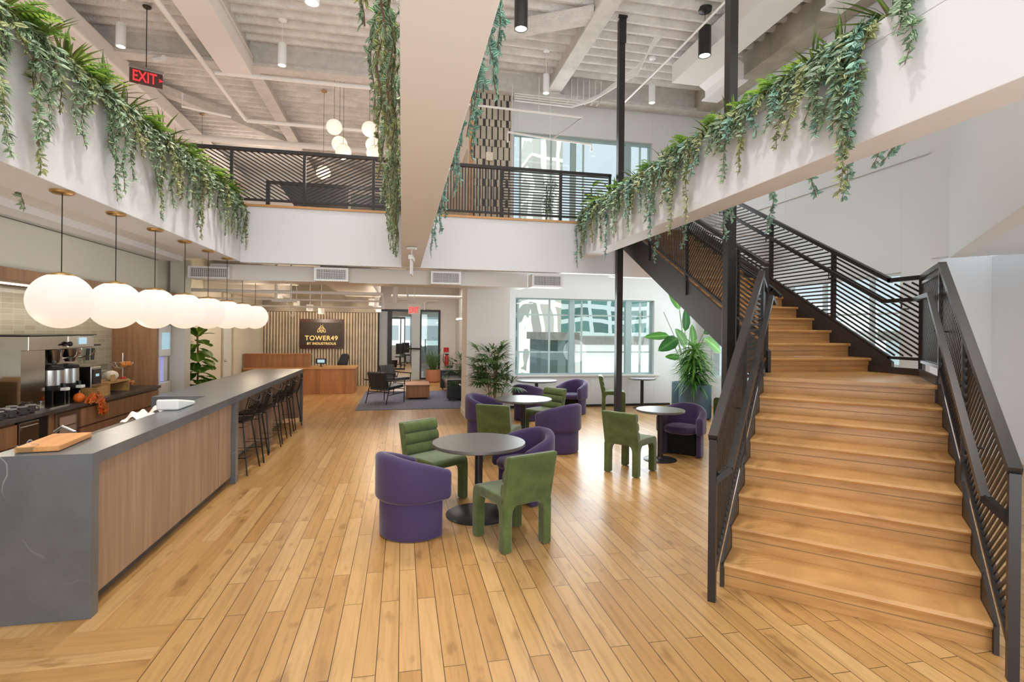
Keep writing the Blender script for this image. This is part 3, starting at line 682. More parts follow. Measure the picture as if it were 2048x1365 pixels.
run_vines(CL, 'left side of the middle planter', -.03, -1, 4.1, ['leafv', 'leafo', 'leafv'], 200, .085, (0, .07, .02, .12, .04))
CR = [(2.95, .75, .0), (3.1, .8, .05), (3.35, .85, 0), (3.6, .6, 0), (3.9, .75, .1), (4.2, .85, 0), (4.6, .7, 0), (5.0, .8, .1), (5.4, .6, 0), (5.8, .75, 0), (6.3, .65, 0), (6.8, .8, 0), (7.3, .9, 0), (7.8, .8, 0), (8.2, .75, 0), (8.7, .9, 0), (9.2, .95, 0)]
run_vines(CR, 'right side of the middle planter', .33, 1, 4.1, ['leafc'], 300, .09, (.1, .16, .06, .13))
RL = [(2.93, .42, .03), (3.0, .22, 0), (3.3, .62, .02), (3.36, .85, .03), (3.4, 1.18, .05), (3.43, .95, -.05), (3.5, .7, 0), (3.6, .6, .05), (3.7, .5, .1), (3.82, .55, .15), (4.0, .25, 0), (4.12, .58, .05), (4.2, .3, 0), (4.4, .2, 0), (4.62, .35, .0), (4.78, .62, -.05), (4.9, .68, .1),
      (5.05, .35, .1), (5.25, .3, 0), (5.5, .45, .1), (5.72, .95, 0), (5.95, .5, .1), (6.0, 1.02, .05), (6.2, .6, 0), (6.45, .7, .1), (6.7, .98, 0), (6.95, .6, 0), (7.2, .5, 0), (7.4, .75, 0), (7.7, .8, .05), (8.0, .7, .0), (8.3, 1.05, 0), (8.6, .6, .1), (8.9, .7, 0), (9.2, .65, .05), (9.45, .9, .0), (9.62, 1.05, .02)]
RL += [(3.3 + i * .15 + r_.uniform(-.05, .05), r_.uniform(.14, .42), r_.uniform(-.05, .1)) for i in range(42)] + [(3.32, .7, .04), (3.42, .8, 0), (3.47, .9, -.03), (3.55, .55, .08), (3.65, .65, .12), (6.05, .7, .1), (6.3, .55, .05), (6.75, .75, .05), (7.3, .6, 0), (7.8, .7, 0), (8.4, .75, 0), (9.0, .7, 0), (9.5, .8, .05)]
run_vines(RL, 'right planter', 3.35, -1, 4.14, ['leafv', 'leafv', 'leafo', 'leafc'], 400, .085, (0, .05, .02, .09, .03))
BR = [(3.0, .88, .5), (3.35, .9, .3), (3.95, 1.08, -.05), (4.25, 1.0, 0), (4.85, 1.2, 0), (5.35, .95, .15), (5.7, 1.15, -.1), (6.6, 1.1, 0), (7.4, 1.2, 0)]
run_vines(BR, 'far side of the right planter', 3.68, 1, 4.14, ['leafc'], 500, .085)
BLs = [(5.4, 1.12, 0), (4.75, 1.08, .1)]
run_vines(BLs, 'far side of the left planter', -3.2, -1, 4.05, ['leafv'], 540, .085)
for i, (y, n, L) in enumerate([(4.35, 30, .42), (4.75, 26, .38), (5.15, 30, .42), (5.7, 34, .42), (6.1, 30, .4), (6.9, 34, .42), (7.3, 26, .36), (8.2, 24, .36), (9.0, 26, .34)]):
    spiky(-2.8, y, 4.03, n + 6, L, 600 + i, 'spiky green plant, %s from the near end of the left planter' % ordn(i), group='spiky plants in the left planter')
for i, y in enumerate((4.5, 5.4, 6.5, 7.7, 8.6, 9.3)):
    fern(-2.78, y, 4.05, 26, .42, 620 + i, 'light green fern, %s from the near end of the left planter' % ordn(i), 'ferns in the left planter')
for i, (y, n, L) in enumerate([(3.2, 30, .5), (3.72, 34, .42), (3.95, 22, .4), (5.15, 26, .34), (5.5, 22, .36), (6.6, 24, .34), (7.4, 26, .34), (8.4, 28, .36), (9.2, 22, .34)]):
    spiky(3.48, y, 4.1, n + 4, L, 640 + i, 'dark green spiky plant, %s from the near end of the right planter' % ordn(i), group='spiky plants in the right planter')
for i, y in enumerate((4.2, 4.45, 4.8, 5.3, 6.0, 7.0, 8.0, 8.9)):
    fern(3.46, y, 4.12, 26, .4, 660 + i, 'bright fern, %s from the near end of the right planter' % ordn(i), 'ferns in the right planter')

# ================================================================== railings
def slats(mb, O, U, W, poly, ang, pitch=.054, w=.021, t=.01):
    """slats clipped to the convex polygon poly in the (s,z) plane; O origin, U unit vector of s, W thickness direction"""
    d = (cos(ang), sin(ang)); n = (-d[1], d[0])
    vals = [p[0] * n[0] + p[1] * n[1] for p in poly]; k = math.ceil((min(vals) + pitch * .15) / pitch) * pitch
    while k < max(vals):
        hit = []
        for i in range(len(poly)):
            a, b = poly[i], poly[(i + 1) % len(poly)]; va = a[0] * n[0] + a[1] * n[1] - k; vb = b[0] * n[0] + b[1] * n[1] - k
            if (va <= 0 < vb) or (vb <= 0 < va):
                f = va / (va - vb); q = (a[0] + (b[0] - a[0]) * f, a[1] + (b[1] - a[1]) * f); hit.append(q[0] * d[0] + q[1] * d[1])
        if len(hit) >= 2 and max(hit) - min(hit) > .03:
            e = []
            for h in (min(hit), max(hit)):
                s = d[0] * h + n[0] * k; z = d[1] * h + n[1] * k; e.append(V(O) + U * s + V((0, 0, z)))
            nz = U * n[0] + V((0, 0, n[1]))
            vs = []
            for c in e:
                for i, j in ((-1, -1), (1, -1), (1, 1), (-1, 1)): vs.append(c + nz * (i * w / 2) + W * (j * t / 2))
            mb.add(vs, [(0, 1, 2, 3), (7, 6, 5, 4), (0, 4, 5, 1), (1, 5, 6, 2), (2, 6, 7, 3), (3, 7, 4, 0)])
        k += pitch
def rail_segment(t, P, Q, panels, tz=.0, base=-.1, lo=.2, hi=1.1, first=True, last=True, postw=.045):
    """P, Q = (x,y,znose) at both ends; panels = list of (s0,s1,angle); s measured along horizontal"""
    P, Q = V(P), V(Q); h = V((Q.x - P.x, Q.y - P.y, 0)); L = h.length; U = h / L; W = V((-U.y, U.x, 0)); sl = (Q.z - P.z) / L
    def pt(s, z): return V((P.x, P.y, 0)) + U * s + V((0, 0, P.z + sl * s + z))
    for s0, s1, ang in panels:
        mb = MB(); poly = [(s0 + .02, P.z + sl * (s0 + .02) + lo + .02), (s1 - .02, P.z + sl * (s1 - .02) + lo + .02), (s1 - .02, P.z + sl * (s1 - .02) + hi - .03), (s0 + .02, P.z + sl * (s0 + .02) + hi - .03)]
        slats(mb, V((P.x, P.y, 0)), U, W, poly, ang)
        mb.build('slat_panel', 'black', t)
        MB().bar(pt(s0, lo), pt(s1, lo), .04, .03).build('bottom_rail', 'black', t)
    return pt
# balcony rail
posts = [-2.98, -1.71, -.53, .65, 1.82, 2.99, 3.99]
posts = [-4.06, -2.89, -1.71, -.53, .65, 1.82, 2.99, 4.0]
t = thing('balcony_railing', 'black steel railing of slanted and straight slats along the upper balcony edge', 'railing', (0, YB + .1, 4.0))
angs = [-30, -30, 28, 0, 90, 0, 0]
for (a, b), an in zip(zip(posts[:-1], posts[1:]), angs):
    mb = MB(); slats(mb, V((0, YB + .1, 0)), V((1, 0, 0)), V((0, 1, 0)), [(a + .03, 4.12), (b - .03, 4.12), (b - .03, 4.93), (a + .03, 4.93)], R(an))
    mb.build('slat_panel', 'black', t)
    MB().box(a, YB + .08, 4.08, b, YB + .12, 4.12).build('bottom_rail', 'black', t)
for x in posts: MB().box(x - .025, YB + .075, 3.98, x + .025, YB + .125, 4.95).build('post', 'black', t)
MB().box(-4.1, YB + .07, 4.93, 4.03, YB + .13, 4.99).build('top_rail', 'black', t)

# ================================================================== staircase
RI = .175; TR = .318
L1 = V((2.37, 3.54, 0)); R1 = L1 + nn * 1.5
def LP(k, z, off=0): return L1 + dd * (TR * k) + nn * off + V((0, 0, z))
st = thing('staircase', 'wide oak staircase with dark steel stringers turning at a landing', 'staircase', (3.2, 3.6, 0))
for k in range(7):
    z = RI * (k + 1)
    p = LP(k, z); mb = MB()
    prof = [(-.03, -.038), (-.04, -.02), (-.034, -.004), (-.02, 0), (TR + .0, 0), (TR + .0, -.04)]
    mb.prism(prof, p, dd, V((0, 0, 1)), nn * 1.5); mb.build('tread', 'tread', st)
for k in range(8):
    z = RI * k; mb = MB()
    mb.prism([(0, 0), (.03, 0), (.03, RI - .038), (0, RI - .038)], LP(k, z), dd, V((0, 0, 1)), nn * 1.5)
    mb.prism([(-.004, RI * .42), (0, RI * .42), (0, RI * .42 + .004), (-.004, RI * .42 + .004)], LP(k, z), dd, V((0, 0, 1)), nn * 1.5, 1)
    mb.build('riser', ['tread', 'cane'], st)
ZL = RI * 8
L8 = LP(7, 0); R8 = L8 + nn * 1.5
XU0, XU1, YU = 4.35, 5.85, 5.71
C_ = V((5.85, 5.03, 0)); D_ = V((5.85, YU + .03, 0)); E_ = V((4.35, YU + .03, 0))
land = [L8 - dd * .035, R8 - dd * .035, C_, D_, E_]
mb = MB(); mb.prism([(p.x, p.y) for p in land], (0, 0, ZL - .04), (1, 0, 0), (0, 1, 0), (0, 0, .04)); mb.build('landing', 'tread', st)
mb = MB(); mb.prism([(p.x, p.y) for p in [L8 + dd * .02, R8 + dd * .02, C_, D_, E_]], (0, 0, ZL - .3), (1, 0, 0), (0, 1, 0), (0, 0, .255)); mb.build('landing_frame', 'stringer', st)
TU = .32; NU = 15
for k in range(NU):
    y = YU + TU * k; z = ZL + RI * (k + 1)
    mb = MB(); mb.prism([(-.03, -.038), (-.04, -.02), (-.034, -.004), (-.02, 0), (TU, 0), (TU, -.04)], (XU0, y, z), (0, 1, 0), (0, 0, 1), (1.5, 0, 0)); mb.build('tread', 'tread', st)
    mb = MB(); mb.box(XU0, y, z - RI, XU1, y + .03, z - .038); mb.box(XU0, y - .004, z - RI * .6, XU1, y, z - RI * .6 + .004, 1); mb.build('riser', ['tread', 'cane'], st)
# stringers
def stringer(O, U, L, z0, sl, W, up=.13, dn=.36, pre=0.0, flat0=0):
    mb = MB()
    poly = [(-pre, z0 - sl * pre + up), (L, z0 + sl * L + up), (L, z0 + sl * L - dn), (max(-pre, (dn - z0) / sl if z0 - dn < 0 else -pre), max(0, z0 - sl * pre - dn)), ]
    if z0 - sl * pre - dn < 0: poly.append((-pre, 0))
    mb.prism(poly, O, U, V((0, 0, 1)), W); return mb
sl1 = RI / TR; sl2 = RI / TU
stringer(L1, dd, TR * 7 + .02, RI, sl1, -nn * .025, pre=.05, up=.03, dn=.3).build('stringer', 'stringer', st)
stringer(R1, dd, TR * 7 + .02, RI, sl1, nn * .025, pre=.05, up=.03, dn=.3).build('stringer', 'stringer', st)
stringer(V((XU0, YU, 0)), V((0, 1, 0)), TU * 14.4, ZL + RI, sl2, V((-.04, 0, 0)), up=.14, dn=.36, pre=.1).build('stringer', 'stringer', st)
stringer(V((XU1, YU, 0)), V((0, 1, 0)), TU * 14.4, ZL + RI, sl2, V((.04, 0, 0)), up=.14, dn=.36, pre=.32).build('stringer', 'stringer', st)
for a, b in ((R8, C_), (C_, D_), (L8, E_)):
    MB().bar(a + V((0, 0, ZL - .13)), b + V((0, 0, ZL - .13)), .03, .42).build('landing_fascia', 'stringer', st)
# stringer zigzag black line next to treads
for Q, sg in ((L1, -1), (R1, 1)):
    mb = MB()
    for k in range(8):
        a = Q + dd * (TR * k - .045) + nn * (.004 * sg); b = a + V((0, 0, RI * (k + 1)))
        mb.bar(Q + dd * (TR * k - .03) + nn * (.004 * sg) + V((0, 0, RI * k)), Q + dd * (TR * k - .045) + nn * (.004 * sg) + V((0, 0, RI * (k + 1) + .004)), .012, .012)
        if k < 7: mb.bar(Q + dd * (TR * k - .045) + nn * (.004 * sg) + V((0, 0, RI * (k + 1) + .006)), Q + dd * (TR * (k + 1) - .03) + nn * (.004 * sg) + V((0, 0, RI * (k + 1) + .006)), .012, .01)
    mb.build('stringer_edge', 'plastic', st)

# stair railings --------------------------------------------------------------
HR = 1.14
def hrail(mb, pts, w, h):
    for a, b in zip(pts[:-1], pts[1:]):
        d = (V(b) - V(a)).normalized(); mb.bar(V(a) - d * w * .3, V(b) + d * w * .3, w, h)
def railing(label, ax, lower, upper, inward):
    return
# left railing: newel -> landing corner, then upper flight left side
t = thing('stair_railing', 'black steel slat railing with handrail on the left side of the stairs', 'railing', tuple(L1))
N0 = L1 - dd * .3 - nn * .03
def zn(s): return RI + sl1 * s      # nosing height at distance s past first nosing
P0 = N0; z0 = zn(-.3)
Pm_s, Pe_s = 1.25, TR * 7 + .3
Lq = lambda s, off=-.03: L1 + dd * s + nn * off
pt = rail_segment(t, (Lq(-.3).x, Lq(-.3).y, z0), (Lq(TR * 7).x, Lq(TR * 7).y, zn(TR * 7)), [(0, 1.35, R(90)), (1.35, .3 + TR * 7, R(2))], lo=.16, hi=HR - .04)
for s in (0, 1.35, .3 + TR * 7):
    b = pt(s, 0); top = pt(s, HR - .02); base = 0 if s == 0 else b.z - .15
    MB().bar((b.x, b.y, base), (b.x, b.y, top.z), .05, .05, up=tuple(dd)).build('post', 'black', t)
mb = MB(); hrail(mb, [pt(0, HR), pt(.3 + TR * 7, HR)], .062, .05)
mb.build('top_rail', 'black', t)
mb = MB(); q = [pt(.08, HR - .27) + nn * .1, pt(.3 + TR * 7, HR - .27) + nn * .1]
hrail(mb, q, .045, .045); mb.bar(q[0], pt(0, HR - .27 - .045), .04, .045); mb.bar(q[1], q[1] + V((.12, .1, -.06)), .04, .045)
for s in (.9, 1.35, 2.3): mb.tube([pt(s, HR - .4), pt(s, HR - .4) + nn * .1, pt(s, HR - .29) + nn * .1], .008)
mb.build('handrail', 'black', t)
# upper left
def zu(y): return ZL + RI + sl2 * (y - YU)
ya, yb_ = 5.66, 10.15
pt = rail_segment(t, (4.31, ya, zu(ya)), (4.31, yb_, zu(yb_)), [(0, .56, R(28)), (.56, 1.84, R(-48)), (1.84, 3.1, R(90)), (3.1, 4.49, R(90))], lo=.24, hi=HR - .02)
for s in (0, .56, 1.84, 3.1, 4.45):
    b = pt(s, 0); MB().bar((b.x, b.y, b.z - .1), (b.x, b.y, pt(s, HR - .02).z), .045, .045, up=(0, 1, 0)).build('post', 'black', t)
mb = MB(); hrail(mb, [pt(0, HR + .02), pt(4.49, HR + .02)], .062, .05); mb.build('top_rail', 'black', t)
mb = MB(); q = [pt(-.12, HR - .3) + V((.1, 0, 0)), pt(0, HR - .28) + V((.1, 0, 0)), pt(4.49, HR - .28) + V((.1, 0, 0))]
hrail(mb, q, .04, .04)
for s in (.3, 1.6, 2.9): mb.tube([pt(s, HR - .4), pt(s, HR - .4) + V((.1, 0, 0)), pt(s, HR - .29) + V((.1, 0, 0))], .008)
mb.build('handrail', 'black', t)
mb = MB(); c1 = pt(0, 0); z_ = ZL + HR - .02
a_ = Lq(TR * 7); mb.bar((a_.x, a_.y, ZL + HR - .04), (4.31, ya, zu(ya) + HR - .3), .05, .05)
mb.build('corner_rail', 'black', t)
mb = MB(); e1 = V((a_.x, a_.y, 0)); e2 = V((4.31, ya, 0)); u_ = (e2 - e1); Lh = u_.length; u_ = u_ / Lh
slats(mb, e1, u_, V((-u_.y, u_.x, 0)), [(.03, ZL + .2), (Lh - .03, ZL + .2), (Lh - .03, ZL + 1.0), (.03, ZL + 1.0)], R(-60)); mb.build('slat_panel', 'black', t)
MB().bar(e1 + V((0, 0, ZL + .17)), e2 + V((0, 0, ZL + .17)), .04, .04).build('bottom_rail', 'black', t)
# right railing
t = thing('stair_railing', 'black steel slat railing with handrail on the right side of the stairs', 'railing', tuple(R1))
Rq = lambda s, off=.03: R1 + dd * s + nn * off
pt = rail_segment(t, (Rq(-.3).x, Rq(-.3).y, z0), (Rq(TR * 7).x, Rq(TR * 7).y, zn(TR * 7)), [(0, 1.35, R(-35)), (1.35, .3 + TR * 7, R(-45))], lo=.16, hi=HR - .04)
for s in (0, 1.35, .3 + TR * 7):
    b = pt(s, 0); top = pt(s, HR - .02); base = 0 if s == 0 else b.z - .15
    MB().bar((b.x, b.y, base), (b.x, b.y, top.z), .05, .05, up=tuple(dd)).build('post', 'black', t)
zt = pt(.3 + TR * 7, HR).z
cR = V((5.88, 5.03, 0)); dR = V((5.88, 5.44, 0)); ex = V((5.88, 10.15, 0)); zx = zt + sl2 * (10.15 - 5.44)
mb = MB(); hrail(mb, [pt(0, HR), pt(.3 + TR * 7, HR), cR + V((0, 0, zt)), dR + V((0, 0, zt)), ex + V((0, 0, zx))], .062, .05)
mb.build('top_rail', 'black', t)
mb = MB(); i_ = -nn * .1
q = [pt(.12, HR - .27) + i_, pt(.22 + TR * 7, HR - .24) + i_, cR + V((-.13, -.02, zt - .26)), dR + V((-.1, 0, zt - .26)), ex + V((-.1, 0, zx - .26))]
hrail(mb, q, .045, .045); mb.bar(q[0], pt(0, HR - .3), .04, .045)
for s in (.7, 1.35, 2.1): mb.tube([pt(s, HR - .4), pt(s, HR - .4) + i_, pt(s, HR - .29) + i_], .008)
for y in (5.2, 6.3, 7.6, 8.9): z__ = zt + max(0, sl2 * (y - 5.44)); mb.tube([(5.88, y, z__ - .36), (5.78, y, z__ - .36), (5.78, y, z__ - .28)], .008)
mb.build('handrail', 'black', t)
r8 = Rq(TR * 7); u_ = cR - V((r8.x, r8.y, 0)); u_.z = 0; Lh = u_.length; u_ /= Lh; O_ = V((r8.x, r8.y, 0))
mb = MB(); slats(mb, O_, u_, V((-u_.y, u_.x, 0)), [(.03, ZL + .2), (Lh - .03, ZL + .2), (Lh - .03, zt - .06), (.03, zt - .06)], R(-58), .06, .016); mb.build('slat_panel', 'black', t)
mb = MB(); mb.bar(O_ + V((0, 0, ZL + .17)), cR + V((0, 0, ZL + .17)), .04, .035); mb.build('bottom_rail', 'black', t); mb = MB(); mb.bar(O_ + V((0, 0, zt - .07)), cR + V((0, 0, zt - .07)), .03, .03); mb.build('upper_rail', 'black', t)
def zr(y): return zt + max(0, sl2 * (y - 5.44))
mb = MB(); O_ = V((5.88, 0, 0)); U_ = V((0, 1, 0)); W_ = V((1, 0, 0))
pa = [(5.06, zt - .94 + .03), (5.44, zt - .94 + .03), (6.3, zr(6.3) - .94 + .03), (6.3, zr(6.3) - .05), (5.44, zt - .05), (5.06, zt - .05)]
slats(mb, O_, U_, W_, [(5.06, zt - .92), (5.44, zt - .92), (5.44, zt - .05), (5.06, zt - .05)], R(29)); slats(mb, O_, U_, W_, [(5.44, zt - .92), (6.3, zr(6.3) - .92), (6.3, zr(6.3) - .05), (5.44, zt - .05)], R(29)); mb.build('slat_panel', 'black', t)
for a, b, an in ((6.35, 7.58, 0), (7.63, 8.85, 3), (8.9, 10.1, 20)):
    mb = MB(); slats(mb, O_, U_, W_, [(a, zr(a) - .92), (b, zr(b) - .92), (b, zr(b) - .05), (a, zr(a) - .05)], R(an)); mb.build('slat_panel', 'black', t)
mb = MB(); hrail(mb, [cR + V((0, 0, zt - .95)), dR + V((0, 0, zt - .95)), ex + V((0, 0, zx - .95))], .04, .035); mb.build('bottom_rail', 'black', t)
for y in (5.03, 6.32, 7.6, 8.87, 10.1): MB().box(5.855, y - .025, zr(y) - 1.2, 5.905, y + .025, zr(y)).build('post', 'black', t)

# slender steel columns
def steel_post(x, y, w, label, z1=ZC - .05):
    t = thing('steel_column', label, 'column', (x, y, 0))
    MB().box(x - w / 2, y - w / 2, 0, x + w / 2, y + w / 2, z1).build('shaft', 'steelb', t, bevel=.006)
    MB().box(x - w * .75, y - w * .75, z1 - .02, x + w * .75, y + w * .75, z1 + .03).box(x - w * .6, y - w * .62, z1 - .5, x + w * .6, y - w * .5, z1 - .02).build('top_plate', 'steelb', t)
steel_post(4.1, 9.62, .12, 'slim dark square steel column behind the green window chair, rising to the upper ceiling', 7.93)
steel_post(4.12, 6.12, .12, 'thick dark square steel column beside the upper flight of the stairs', 7.93)

# ================================================================== furniture
def rrect(w, h, r, k=3):
    pts = []
    for cx, cy, a0 in ((w / 2 - r, h / 2 - r, 0), (-w / 2 + r, h / 2 - r, 90), (-w / 2 + r, -h / 2 + r, 180), (w / 2 - r, -h / 2 + r, 270)):
        for i in range(k + 1): a = R(a0 + 90 * i / k); pts.append((cx + r * cos(a), cy + r * sin(a)))
    return pts
def shell(mb, path, T, zb, zt, rad):
    """sweep a rounded rectangle of thickness T from zb(i) to zt(i) along a plan path, rounded ends"""
    N = len(path); rings = []
    tg = []
    for i in range(N):
        d = (path[min(i + 1, N - 1)] - path[max(i - 1, 0)]).normalized(); tg.append(d)
    def ring(p, d, z0, z1, ins):
        n = V((d.y, -d.x, 0)); h = z1 - z0; rr = min(rad, T / 2 - .002)
        w2, h2 = T - 2 * ins, h - 2 * ins; rr2 = max(.003, min(rr - ins * .6, w2 / 2 - .001))
        return [p + n * a + V((0, 0, (z0 + z1) / 2 + b)) for a, b in rrect(w2, h2, rr2)]
    e = rad
    for k in (3, 2, 1): a = R(90 * k / 3.3); rings.append(ring(path[0] - tg[0] * (e * (sin(pi / 2 - a)) - e), tg[0], zb(0), zt(0), e * (1 - cos(a)) * .9) if False else ring(path[0] - tg[0] * (e * sin(R(90 - 90 * k / 3.3)) * 0 + e * cos(a) * 0 + e * (1 - 1) + e * cos(a)), tg[0], zb(0), zt(0), e * (1 - sin(R(90 * (1 - k / 3.3)) + 0)) * 0 + e * (1 - cos(R(90 * k / 3.3))) * .0 + e * (1 - sqrt(max(0, 1 - cos(a) ** 2))) ))
    rings = rings[::-1]
    rings.sort(key=lambda rg: -(rg[0] - path[0]).dot(-tg[0]) if False else 0)
    rings = []
    for k in range(4):
        a = R(90 * k / 3.0) * .93
        off = e * cos(a); ins = e * (1 - sin(a)) * .95 if k < 3 else 0
        ins = e * (1 - sin(a + .0)) if k else e * .85
        rings.append(ring(path[0] - tg[0] * off, tg[0], zb(0), zt(0), min(ins, T / 2 - .006)))
    for i in range(N): rings.append(ring(path[i], tg[i], zb(i / (N - 1)), zt(i / (N - 1)), 0))
    for k in range(3, -1, -1):
        a = R(90 * k / 3.0) * .93
        off = e * cos(a); ins = e * (1 - sin(a)) if k else e * .85
        rings.append(ring(path[-1] + tg[-1] * off, tg[-1], zb(1), zt(1), min(ins, T / 2 - .006)))
    n = len(rings[0]); vs = [p for rg in rings for p in rg]; fs = []
    for i in range(len(rings) - 1):
        for k in range(n): l = (k + 1) % n; fs.append((i * n + k, i * n + l, (i + 1) * n + l, (i + 1) * n + k))
    fs.append(tuple(range(n))[::-1]); fs.append(tuple((len(rings) - 1) * n + k for k in range(n)))
    mb.add(vs, fs)
def upath(r, arm, n=26, ry=None):
    ry = ry or r; pts = []
    for i in range(5): pts.append(V((-r, arm * (1 - i / 5), 0)))
    for i in range(n + 1): a = pi + pi * i / n; pts.append(V((r * cos(a), ry * sin(a), 0)))
    for i in range(1, 6): pts.append(V((r, arm * i / 5, 0)))
    return pts
def purple_chair():
    t = thing('tub_chair', 'x', 'chair')
    P = upath(.30, .16)
    def zt(u): c = abs(u - .5) * 2; return .765 - .155 * max(0, (c - .12) / .88) ** 1.25
    mb = MB(); shell(mb, P, .10, lambda u: .335, zt, .045); mb.build('backrest', 'purple', t, smooth=True, angle=60)
    mb = MB(); shell(mb, upath(.275, .10), .07, lambda u: .0, lambda u: .36, .03); mb.build('base', 'purple', t, smooth=True, angle=60)
    mb = MB(); pf = [(.001, .345), (.2, .345), (.235, .36), (.25, .39), (.25, .42), (.235, .445), (.2, .455), (.001, .46)]
    n = 40; vs = []; fs = []
    for r_, z in pf:
        for k in range(n):
            a = 2 * pi * k / n; rr = r_ / .25
            vs.append((.25 * rr * (abs(cos(a)) ** .75) * (1 if cos(a) > 0 else -1), .02 + .265 * rr * (abs(sin(a)) ** .75) * (1 if sin(a) > 0 else -1), z))
    for i in range(len(pf) - 1):
        for k in range(n): l = (k + 1) % n; fs.append((i * n + k, i * n + l, (i + 1) * n + l, (i + 1) * n + k))
    fs += [tuple(range(n))[::-1], tuple((len(pf) - 1) * n + k for k in range(n))]
    mb.add(vs, fs); mb.build('seat', 'purple', t, smooth=True, angle=60)
    mb = MB(); mb.box(-.2, -.16, .02, .2, .02, .345); mb.build('hollow_shade', 'shadow', t)  # near-black block stands in for the shade of the hollow under the seat
    return t
def green_chair():
    t = thing('velvet_chair', 'x', 'chair')
    W, D = .5, .54; lw = .085
    # legs, flared into the seat
    for sx in (-1, 1):
        for sy in (-1, 1):
            mb = MB(); xo = sx * W / 2; yo = sy * D / 2; rings = []
            for z, e in ((.004, -.006), (.02, 0), (.30, 0), (.345, .006), (.375, .022), (.395, .05), (.405, .075)):
                x1 = xo - sx * (lw + e); y1 = yo - sy * (lw + e)
                rings.append([(xo, yo, z), (x1, yo, z), (x1, y1, z), (xo, y1, z)])
            vs = [p for r_ in rings for p in r_]; fs = [(0, 1, 2, 3), tuple(4 * 6 + i for i in (3, 2, 1, 0))]
            for i in range(6):
                for k in range(4): l = (k + 1) % 4; fs.append((4 * i + k, 4 * i + l, 4 * i + 4 + l, 4 * i + 4 + k))
            mb.add(vs, fs); mb.build('leg', 'green', t, bevel=.014, seg=3)
    # seat with rolled front edge
    pr_ = [(-D / 2, .39), (D / 2, .39)]
    for i in range(7): a = R(90 * i / 6); pr_.append((D / 2 - .06 + .06 * cos(a), .415 + .06 * sin(a)))
    pr_ += [(0, .482), (-D / 2, .47)]
    mb = MB(); mb.prism(pr_, (-W / 2, 0, 0), (0, 1, 0), (0, 0, 1), (W, 0, 0)); mb.build('seat', 'green', t, bevel=.018, seg=3)
    # back slab, leaning
    lean = .09
    mb = MB(); y0 = -D / 2
    vs = []
    for z, dy in ((.40, 0), (.83, -lean)):
        for a, b in ((-W / 2, 0), (W / 2, 0), (W / 2, .07), (-W / 2, .07)): vs.append((a, y0 + dy + b, z))
    mb.add(vs, [(0, 1, 2, 3), (7, 6, 5, 4), (0, 4, 5, 1), (1, 5, 6, 2), (2, 6, 7, 3), (3, 7, 4, 0)]); mb.build('backrest', 'green', t, bevel=.02, seg=3)
    mb = MB()
    zz = [.47, .59, .71, .825]
    for z0, z1 in zip(zz[:-1], zz[1:]):
        pts = []
        for i in range(9):
            a = -pi / 2 + pi * i / 8; zc = (z0 + z1) / 2; h = (z1 - z0) / 2
            z = zc + h * sin(a) * .98; y = y0 - lean * (z - .40) / .43 + .055 + .048 * max(0, cos(a)) ** .55
            pts.append((y, z))
        pts = [(y0 - lean * (z0 - .4) / .43 + .04, z0)] + pts + [(y0 - lean * (z1 - .4) / .43 + .04, z1)]
        mb.prism(pts, (-W / 2 + .012, 0, 0), (0, 1, 0), (0, 0, 1), (W - .024, 0, 0))
    mb.build('back_cushion', 'green', t, smooth=True, angle=50)
    return t
def cafe_table(r, rb, label, loc, mat='tabletop'):
    t = thing('cafe_table', label, 'table', loc); x, y, _ = loc
    MB().lathe([(r - .012, .705), (r, .712), (r, .728), (r - .004, .74)], (x, y, 0), 64).build('tabletop', mat, t, smooth=True, angle=50)
    MB().cyl((x, y, .02), .04, .69, 24).build('pedestal', 'steelb', t, smooth=True, angle=50)
    MB().lathe([(rb, 0), (rb, .008), (rb - .012, .014), (.06, .022), (.045, .05)], (x, y, 0), 48).build('base', 'steelb', t, smooth=True, angle=40)
    return t
cafe_table(.475, .33, 'largest round dark cafe table, nearest the camera', (.78, 5.36, 0))
cafe_table(.475, .3, 'round dark cafe table in the middle, beside the white column', (2.0, 8.64, 0))
cafe_table(.475, .28, 'round dark cafe table against the window ledge by the palm', (3.05, 11.85, 0))
cafe_table(.35, .24, 'small round taupe cafe table nearest the stairs', (3.73, 7.18, 0))
cafe_table(.33, .22, 'small round pale cafe table under the right window corner', (5.78, 12.08, 0))
pc = purple_chair()
PC = [((.12, 5.03), (.86, .5), 'purple tub chair nearest the camera seen from behind, left of the front table'),
      ((1.34, 5.77), (-.9, -.42), 'purple tub chair behind the front table, partly hidden by the near green chair'),
      ((1.43, 9.12), (.75, -.5), 'purple tub chair in front of the white column, left of the middle table'),
      ((2.42, 7.98), (-.5, .82), 'purple tub chair seen from behind at the right of the middle table'),
      ((2.64, 10.9), (.65, .75), 'purple tub chair seen from behind at the left of the window table'),
      ((3.82, 11.55), (-.8, -.6), 'bluish purple tub chair facing the camera at the right of the window table'),
      ((4.22, 7.42), (-.72, -.69), 'purple tub chair with open front at the small table by the stairs')]
for i, ((x, y), f, lb) in enumerate(PC):
    o = pc if i == 0 else dup(pc, (0, 0, 0)); place(o, (x, y, 0), head(*f)); o['label'] = lb; o['group'] = 'purple tub chairs around the cafe tables'
gc = green_chair()
